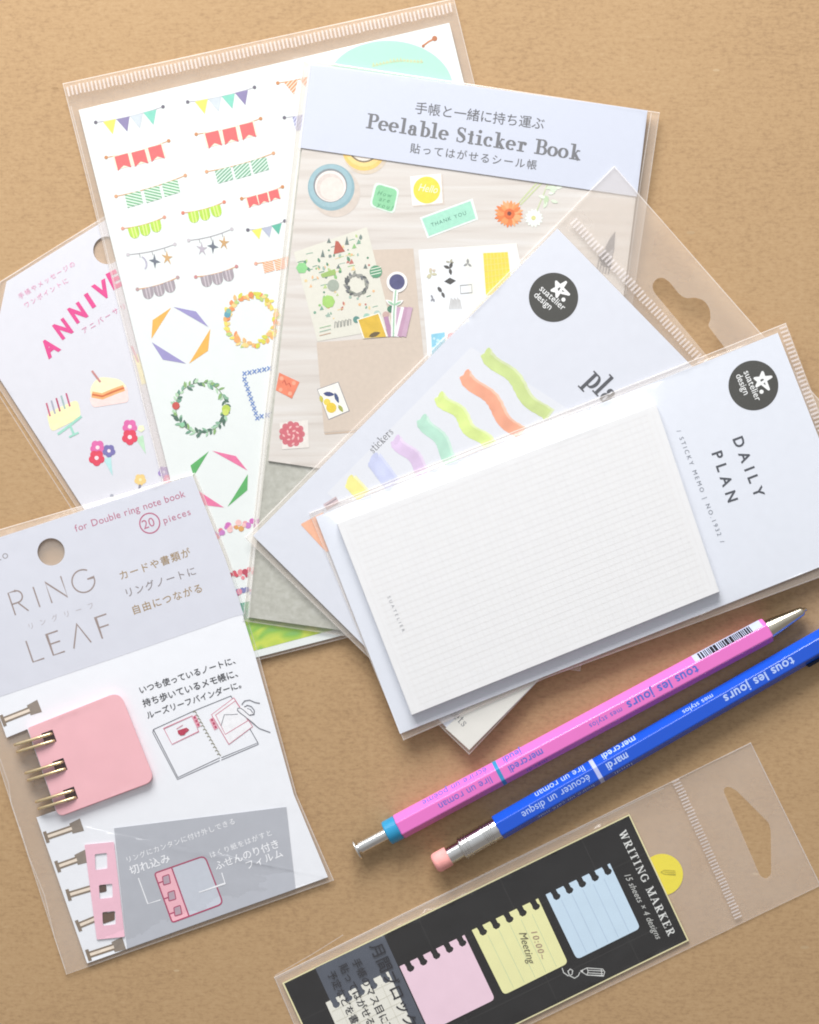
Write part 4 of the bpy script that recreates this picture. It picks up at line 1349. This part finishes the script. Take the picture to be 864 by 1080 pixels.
for x, y in ((51.8, 777.8), (63.3, 807.6), (74.4, 837.8)):
    q = Part(pl)
    for dv in (-3.0, 4.6):
        c, s_ = math.cos(math.radians(17)), math.sin(math.radians(17))
        P_ = lambda u: (x + u * c + dv * s_ * 1.2, y - u * s_ + dv * c)
        path = []
        for u, z in ((3, .9), (3.8, 1.8), (2.5, 2.5), (-6, 3.0), (-16, 3.1), (-26, 2.9), (-33, 2.45), (-36.5, 1.7), (-33, 1.05), (-26, .75), (-16, .62), (-8, .6)):
            px, py = P_(u); path.append(Vector(pl.W(px, py, z)))
        # tube
        n = 10; R = .43 * MM; vs = []; fs = []
        dense = []
        for i in range(len(path) - 1):
            for k in range(4):
                t = k / 4; a0 = path[max(i - 1, 0)]; a1 = path[i]; a2 = path[i + 1]; a3 = path[min(i + 2, len(path) - 1)]
                dense.append(.5 * ((2 * a1) + (a2 - a0) * t + (2 * a0 - 5 * a1 + 4 * a2 - a3) * t * t + (3 * a1 - a0 - 3 * a2 + a3) * t ** 3))
        dense.append(path[-1])
        for i, pt in enumerate(dense):
            tg = (dense[min(i + 1, len(dense) - 1)] - dense[max(i - 1, 0)]).normalized()
            sd = Vector((s_, c, 0)); sd = (sd - tg * sd.dot(tg)).normalized(); up = tg.cross(sd)
            for k in range(n):
                a = 6.28318 * k / n; vs.append(pt + sd * R * math.cos(a) + up * R * math.sin(a))
        for i in range(len(dense) - 1):
            for k in range(n):
                fs.append((i * n + k, i * n + (k + 1) % n, (i + 1) * n + (k + 1) % n, (i + 1) * n + k))
        fs += [tuple(range(n)), tuple(reversed(range((len(dense) - 1) * n, len(dense) * n)))]
        q.add(vs, fs, GOLD)
    q.build('double_ring', pd, smooth=True)
out = [(-75, 580), (205.5, 498.5), (242, 590), (274, 694), (313, 838), (352.5, 928.5), (70, 1028), (22, 880), (-5, 796)]
bag(pk, pl, out, [(card[:6] + [(39, 862), (7, 778)], .70), (pad, PT2 + .35), ([(12, 790), (40, 778), (66, 845), (36, 858)], 3.5)], edge=.2, seed=11.5, wr=.34, step=5, cr=.22)
q = Part(pl, .62)
q.stroke([(0, 800), (9, 826), (12, 848), (20, 872), (24, 884)], 1.0, FILM_EDGE, 1)
q.build('film_fold', pk)
q = Part(pl, .62)
q.stroke([(21, 872), (30, 902), (47, 944), (58, 990), (69, 1022)], .8, FILM_EDGE, 1)
q.build('film_fold', pk)

# ================================================================== pens
class Axis:
    def __init__(self, a, b, z):
        W0 = Plane(z)
        self.o, e = Vector(W0.W(*a)), Vector(W0.W(*b))
        self.d = (e - self.o).normalized(); self.up = Vector((0, 0, 1)); self.s = self.up.cross(self.d)
        self.k = (e - self.o).length / math.hypot(b[0] - a[0], b[1] - a[1])     # metres per plan unit

    def P(self, t, y, z): return self.o + self.d * t * self.k + self.s * y * MM + self.up * z * MM


def lathe(q, ax, prof, mat, n=40, zoff=0.0, caps=True):
    vs, fs = [], []
    for t, r in prof:
        for k in range(n):
            a = 6.28318 * k / n; vs.append(ax.P(t, r * math.cos(a), r * math.sin(a) + zoff))
    m = len(prof)
    for i in range(m - 1):
        for k in range(n): fs.append((i * n + k, (i + 1) * n + k, (i + 1) * n + (k + 1) % n, i * n + (k + 1) % n))
    if caps: fs += [tuple(range(n)), tuple(reversed(range((m - 1) * n, m * n)))]
    q.add(vs, fs, mat)


def hexsec(R, bev=.10):
    out = []
    V = [(R * math.cos(math.radians(60 * k)), R * math.sin(math.radians(60 * k))) for k in range(6)]
    for i in range(6):
        a, p_, b = V[i - 1], V[i], V[(i + 1) % 6]
        for u in (0, .33, .67, 1):
            s0, s1 = lerp(p_, a, bev), lerp(p_, b, bev)
            out.append((s0[0] * (1 - u) ** 2 + 2 * p_[0] * u * (1 - u) + s1[0] * u * u, s0[1] * (1 - u) ** 2 + 2 * p_[1] * u * (1 - u) + s1[1] * u * u))
    return out


def hexbar(q, ax, prof, R, mat):
    """Hexagonal barrel; prof = [(t, scale)]."""
    sec = hexsec(R); n = len(sec); vs, fs = [], []
    for t, k in prof:
        for y, z in sec: vs.append(ax.P(t, y * k, z * k))
    for i in range(len(prof) - 1):
        for k in range(n): fs.append((i * n + k, (i + 1) * n + k, (i + 1) * n + (k + 1) % n, i * n + (k + 1) % n))
    fs += [tuple(range(n)), tuple(reversed(range((len(prof) - 1) * n, len(prof) * n)))]
    q.add(vs, fs, mat)


def facet_map(ax, R, phi, h=.025):
    """(t, v) on the facet whose normal leans phi degrees from up towards the far side."""
    a = math.radians(phi); ap = R * math.cos(math.radians(30)) + h
    return lambda t, v: ax.P(t, ap * math.sin(a) + v * math.cos(a), ap * math.cos(a) - v * math.sin(a))


def pen_text(q, ax, R, phi, s_, t0, t1, h, mat, off=0.0, bold=0.0):
    """Lettering reading from t0 back to t1, heads towards the near side. h, off in mm."""
    F = facet_map(ax, R, phi)
    u = 1 / (ax.k / MM)                       # plan units per mm
    for v, f in layout(s_, (0, 0), (abs(t0 - t1), 0), h * u, False, bold):
        q.add([F(t0 - x, off + h / 2 + y / u) for x, y in v], f, mat)      # y of layout runs down


def band(q, ax, R, t0, t1, mat): hexbar(q, ax, [(t0, 1.006), (t1, 1.006)], R, mat)


# --- pink ballpoint
R = 3.62
AP = R * math.cos(math.radians(30))
pp = Plane(0)
ax = Axis((421.5, 871.7), (810, 664), AP)
pk = thing('ballpoint_pen', 'pink hexagonal ballpoint pen with a blue collar and silver plunger', 'pen', pp, 615, 768)
PINK = M('#e677c4', .28, .015, 0, .45, 200)
q = Part(pp); hexbar(q, ax, [(-1, .95), (0, 1), (430, 1), (437, .995), (440, .955), (440.8, .86)], R, PINK)
q.build('barrel', pk)
q = Part(pp); lathe(q, ax, [(-15.5, 3.0), (-15, 3.25), (-14, 3.35), (-1.6, 3.4), (-.8, 3.1)], M('#2a90bd', .3, .03, 0, .4))
q.build('collar', pk)
CHROME = M('#e6e4e0', .16, .02, 1.0)
q = Part(pp); lathe(q, ax, [(-16, 1.75), (-47, 1.75), (-47.2, 1.3), (-49, 1.3), (-49.1, 2.7), (-49.5, 3.05), (-51.0, 3.05), (-52.0, 2.6), (-52.8, .6)], CHROME)
q.build('plunger', pk, smooth=False)
q = Part(pp); lathe(q, ax, [(438, 2.7), (441, 2.72), (450, 2.5), (480, 1.35), (482.5, 1.2), (483.2, .7), (486, .55), (487, .25)], M('#dcd3bf', .2, .03, 1.0))
q.build('tip_cone', pk, smooth=True)
q = Part(pp); band(q, ax, R, 117.6, 121.8, M('#3f8fc0', .4))
q.build('colour_band', pk)
BT = M('#5b6cc9', .4, .04)
q = Part(pp)
pen_text(q, ax, R, 0, 'tous les jours', 355, 271, 2.5, BT, bold=.02)
pen_text(q, ax, R, 0, 'mes stylos', 265, 226, 1.5, BT)
pen_text(q, ax, R, 0, 'mercredi', 171, 130, 2.05, BT, bold=.014)
pen_text(q, ax, R, 60, 'jeudi', 151, 129, 2.6, BT, bold=.014)
pen_text(q, ax, R, 0, 'lire un roman', 110, 47, 2.05, BT)
pen_text(q, ax, R, 60, 'écrire un poème', 110, 33, 2.6, BT)
pen_text(q, ax, R, -60, 'mardi', 171, 146, 1.75, BT)
q.build('barrel_lettering', pk)
q = Part(pp)
F = facet_map(ax, R, 60)
lab = [F(356, -1.6), F(436, -1.6), F(436, 1.6), F(356, 1.6)]
q.add(lab, [(0, 1, 2, 3)], M('#bfc6de', .4, .03))
F2 = facet_map(ax, R, 60, .05)
rb = random.Random(5); t = 362.0
BKM = M('#26242c', .4, .05)
while t < 424:
    w_ = rb.choice((1.0, 1.2, 2.0, 3.2))
    q.add([F2(t, -1.7), F2(t + w_, -1.7), F2(t + w_, 1.25), F2(t, 1.25)], [(0, 1, 2, 3)], BKM)
    t += w_ + rb.choice((.7, .8, 1.3))
q.build('barcode', pk)

# --- blue pencil
R = 3.60
AP = R * math.cos(math.radians(30))
ax = Axis((526, 872.6), (900, 658), AP)
pk = thing('mechanical_pencil', 'bright blue hexagonal pencil with a silver ferrule and pink eraser below the pink pen', 'pencil', pp, 690, 778)
BLUE = M('#1c55cc', .26, .015, 0, .5, 200)
q = Part(pp); hexbar(q, ax, [(-1, .96), (0, 1), (480, 1), (484, .97), (486, .9)], R, BLUE)
q.build('barrel', pk)
q = Part(pp)
prof = [(-.5, 3.05), (-3, 3.12), (-7, 3.12)]
for t0 in (-8.5, -12, -15.5): prof += [(t0, 3.05), (t0 - .5, 3.3), (t0 - 1.6, 3.3), (t0 - 2.1, 3.05)]
prof += [(-19, 3.08), (-34, 3.08)]
for t0 in (-35, -38.5, -42): prof += [(t0, 3.05), (t0 - .5, 3.32), (t0 - 1.6, 3.32), (t0 - 2.1, 3.05)]
prof += [(-45, 3.0), (-45.6, 2.75), (-46, 2.45), (-60, 2.4), (-63, 2.35), (-63.4, 1.9)]
lathe(q, ax, prof, CHROME, 48)
fer = q.build('ferrule', pk)
q = Part(pp); lathe(q, ax, [(-60, 2.3), (-61, 2.72), (-74, 2.78), (-76.5, 2.6), (-78, 2.1), (-78.3, 1.0)], M('#f2a7a1', .75, .06, bump=.2))
q.build('eraser', pk, smooth=True)
q = Part(pp); lathe(q, ax, [(485, 2.6), (495, 2.4), (525, 1.2), (530, .5)], CHROME)
q.build('tip_cone', pk, smooth=True)
q = Part(pp); band(q, ax, R, 116.8, 121.4, M('#b9c0ea', .4))
q.build('colour_band', pk)
q = Part(pp)
WT = M('#b4c9f5', .4, .04)
pen_text(q, ax, R, 0, 'tous les jours', 356, 272, 2.5, WT, bold=.02)
pen_text(q, ax, R, 60, 'mes stylos', 265, 228, 1.9, WT, off=-.6)
pen_text(q, ax, R, 60, 'mercredi', 172, 131, 2.6, WT, bold=.014)
pen_text(q, ax, R, 0, 'mardi', 156, 130, 2.1, WT, bold=.02)
pen_text(q, ax, R, -60, 'lundi', 156, 134, 1.85, WT)
pen_text(q, ax, R, 60, 'lire un roman', 110, 50, 2.6, WT)
pen_text(q, ax, R, 0, 'écouter un disque', 110, 28, 2.1, WT)
pen_text(q, ax, R, -60, 'boire un café noir', 110, 40, 1.85, WT)
q.build('barrel_lettering', pk)
q = Part(pp)
cl = []
for t, z in ((366, 2.2), (366, 3.0), (480, 3.0), (480, 2.2)): cl.append((t, z))
F = lambda t, y, z: ax.P(t, y, z)
vs = [F(366, -3.35, -.9), F(470, -3.35, -.9), F(470, -3.35, .9), F(366, -3.35, .9), F(367.5, -4.15, -.8), F(469, -4.15, -.8), F(469, -4.15, .8), F(367.5, -4.15, .8)]
q.add(vs, [(0, 1, 2, 3), (7, 6, 5, 4), (0, 4, 5, 1), (1, 5, 6, 2), (2, 6, 7, 3), (3, 7, 4, 0)], M('#1a2238', .3, .03, .4))
q.build('clip', pk)

# ================================================================== sticky note pack
pl = Plane(0.06)
pk = thing('sticky_note_pack', 'black card pack of pastel notched sticky notes cut off by the bottom edge', 'sticky notes', pl, 560, 1000)
card = [(297.7, 1036.7), (664, 858.5), (726.7, 992), (360, 1171)]
q = Part(pl)
q.circle((698.5, 922.5), 22, M('#f4e24a', .45, .02), 7, 48)
tab = q.build('yellow_tab', pk)
q = Part(pl, .1)
for s_ in ([(697, 919.8), (701, 917.6), (712, 918.4), (712.6, 922.4), (701, 921.8), (697, 919.8)], [(701, 919.6), (712, 920.4)]): q.stroke(s_, .5, M('#b3a93a'), 9)
q.build('pencil_drawing', tab)
q = Part(pl)
q.prism(card, 0.25, 0.65, M('#efe6b4', .45, .02), M('#e9dfae'))
q.build('card', pk)
T = .68
ins = lambda u, v: quad_pt(card, u, v)
q = Part(pl, T)
q.poly([ins(.004, .010), ins(.9965, .010), ins(.9965, .99), ins(.004, .99)], M('#171413', .42, .05, scale=250), 1)
q.build('black_print', pk)
q = Part(pl, T)
gl = M('#2e2c2a', .45, .04)
for u in (.155, .39, .625, .86): q.stroke([ins(u, .01), ins(u, .99)], .8, gl, 2)
for v in (.30, .82): q.stroke([ins(.004, v), ins(.9965, v)], .8, gl, 2.5)
q.build('grid_lines', pk)


def note(quad, col, lines=None, grid=None, name='sticky_note', lab=None, nn=5, zb=0.0):
    """A memo sheet with a torn-from-spiral top edge (notches) and rounded lower corners."""
    tl, tr, br, bl = quad
    pts = []
    for i in range(nn):
        c = (i + .62) / nn
        wu = .105 / nn * 2.5
        for u, v in ((c - wu * .95, 0), (c - wu * .8, .05), (c - wu * .85, .07), (c - wu * .9, .10), (c - wu * .45, .135), (c + wu * .45, .135), (c + wu * 1.05, .11), (c + wu * 1.1, .085), (c + wu * .75, .06), (c + wu * .7, 0)):
            pts.append(quad_pt(quad, u, v))
    body = rounded([tl, tr, br, bl], [2, 2, 5, 5], 4)
    # splice the notches into the top edge
    L = [tl] + pts + [tr]
    full = L + rounded([tr, br, bl, tl], [0.01, 5, 5, .01], 4)[5:-5]
    q = Part(pl)
    q.prism(full, T + .1 + zb, T + .30 + zb, M(col, .5, .015, scale=300))
    o = q.build(name, pk)
    q = Part(pl, T + .32 + zb)
    if lines:
        for i in range(1, 6): q.stroke([quad_pt(quad, i / 6, .16), quad_pt(quad, i / 6, .97)], .55, M(lines), 1)
    if grid:
        for i in range(1, 6): q.stroke([quad_pt(quad, i / 6, .02 + .1), quad_pt(quad, i / 6, .97)], .6, M(grid), 1)
        for i in range(1, 7): q.stroke([quad_pt(quad, .03, i / 6.5), quad_pt(quad, .97, i / 6.5)], .6, M(grid), 1.4)
    if q.v: q.build('ruled_lines', o)
    return o


n1 = note([(575.6, 943.5), (643.3, 910.6), (675.5, 979), (608.5, 1012)], '#cfe4f4', '#b7cbe0')
n2 = note([(497.7, 981), (567.7, 947.5), (599.3, 1015.8), (531.5, 1049.5)], '#f3f0b2', '#d0dcb2')
n3 = note([(421.5, 1019.3), (490, 986), (522.3, 1054), (453, 1088)], '#f6d5e3')
q = Part(pl, T)
q.prism([(332.5, 1021), (405, 986.5), (458, 1102), (386, 1137)], T + .02, T + .07, M('#555a65', .45, .05, scale=250))
q.build('grey_panel', pk)
n4 = note([(343.5, 1057.5), (409.5, 1024.5), (441, 1093), (374, 1126)], '#efece0', None, '#dcd8c8')
q = Part(pl, T + .36)
q.text('10:00~', (559.5, 981.5), (570.2, 1012), 6.6, M('#b09080'), 2, shear=.2)
q.text('Meeting', (547, 983.5), (557.2, 1016.5), 8.2, M('#6f6a52'), 2, shear=.3)
q.build('handwriting', n2)
q = Part(pl, T + .36)
q.text('月間ブロック', (390, 997.5), (430, 1086), 14.4, M('#24232a'), 2, jp=True, bold=.012)
for s_, a, b in (('手帳のマス目に丁寧', (371, 1013), (413, 1100)), ('貼ってはがせるふせん', (357.5, 1018.5), (403, 1112)), ('予定などを書き込んで', (345, 1026), (390, 1118))):
    q.text(s_, a, b, 9.0, M('#2b2a30'), 2, jp=True, bold=.010)
q.build('caption_lettering', pk)
q = Part(pl, T)
q.text('WRITING MARKER', (652.6, 878.5), (705.4, 988.5), 8.4, M('#e4e4e0'), 3, font='serif', T=.19, t=.07)
q.build('title_lettering', pk)
q = Part(pl, T)
q.text('15 sheets × 4 designs', (657.8, 922), (692.4, 991), 6.6, M('#c9c9c4'), 3, shear=.3)
q.build('count_lettering', pk)
q = Part(pl, T)
wm = M('#dcdcd8', .5, .03)
Z = lambda x, y: (560 + x / 4.8, 860 + y / 4.8)
q.stroke([Z(*a) for a in [(158, 772), (166, 796), (188, 812), (208, 806), (212, 786), (200, 778), (188, 788), (196, 812), (222, 824), (240, 812), (248, 794)]], .9, wm, 3)
for s_ in ([(250, 788), (284, 772), (364, 778), (374, 792), (368, 812), (284, 808), (250, 788)], [(290, 784), (368, 788)], [(288, 797), (366, 801)], [(284, 772), (290, 790), (284, 808)], [(356, 778), (360, 811)]):
    q.stroke([Z(*a) for a in s_], .8, wm, 3)
q.poly([Z(250, 788), Z(264, 782), Z(264, 795)], wm, 4)
q.build('pencil_drawing', pk)
hang = rounded([(763, 834), (765, 830), (770, 830), (777, 834), (811, 868), (813, 876), (813.5, 922), (808, 927), (802, 924)], 2.5, 3)
out = [(289, 1030.5), (792, 783), (866, 934), (352, 1180)]
bag(pk, pl, out, [(card, 1.05)], edge=.22, seed=14.2, step=6, cr=.14, holes=[hang], seals=[((709, 824), (776.5, 972), -8.5, 3.6)])
q = Part(pl, .75)
q.stroke([(290, 1029), (330, 1006), (362, 986)], .8, FILM_EDGE, 1)
q.build('film_fold', pk)
q = Part(pl, .75)
q.stroke([(291, 1032), (420, 968), (560, 899), (700, 831)], .7, FILM_EDGE, 1)
q.build('film_fold', pk)
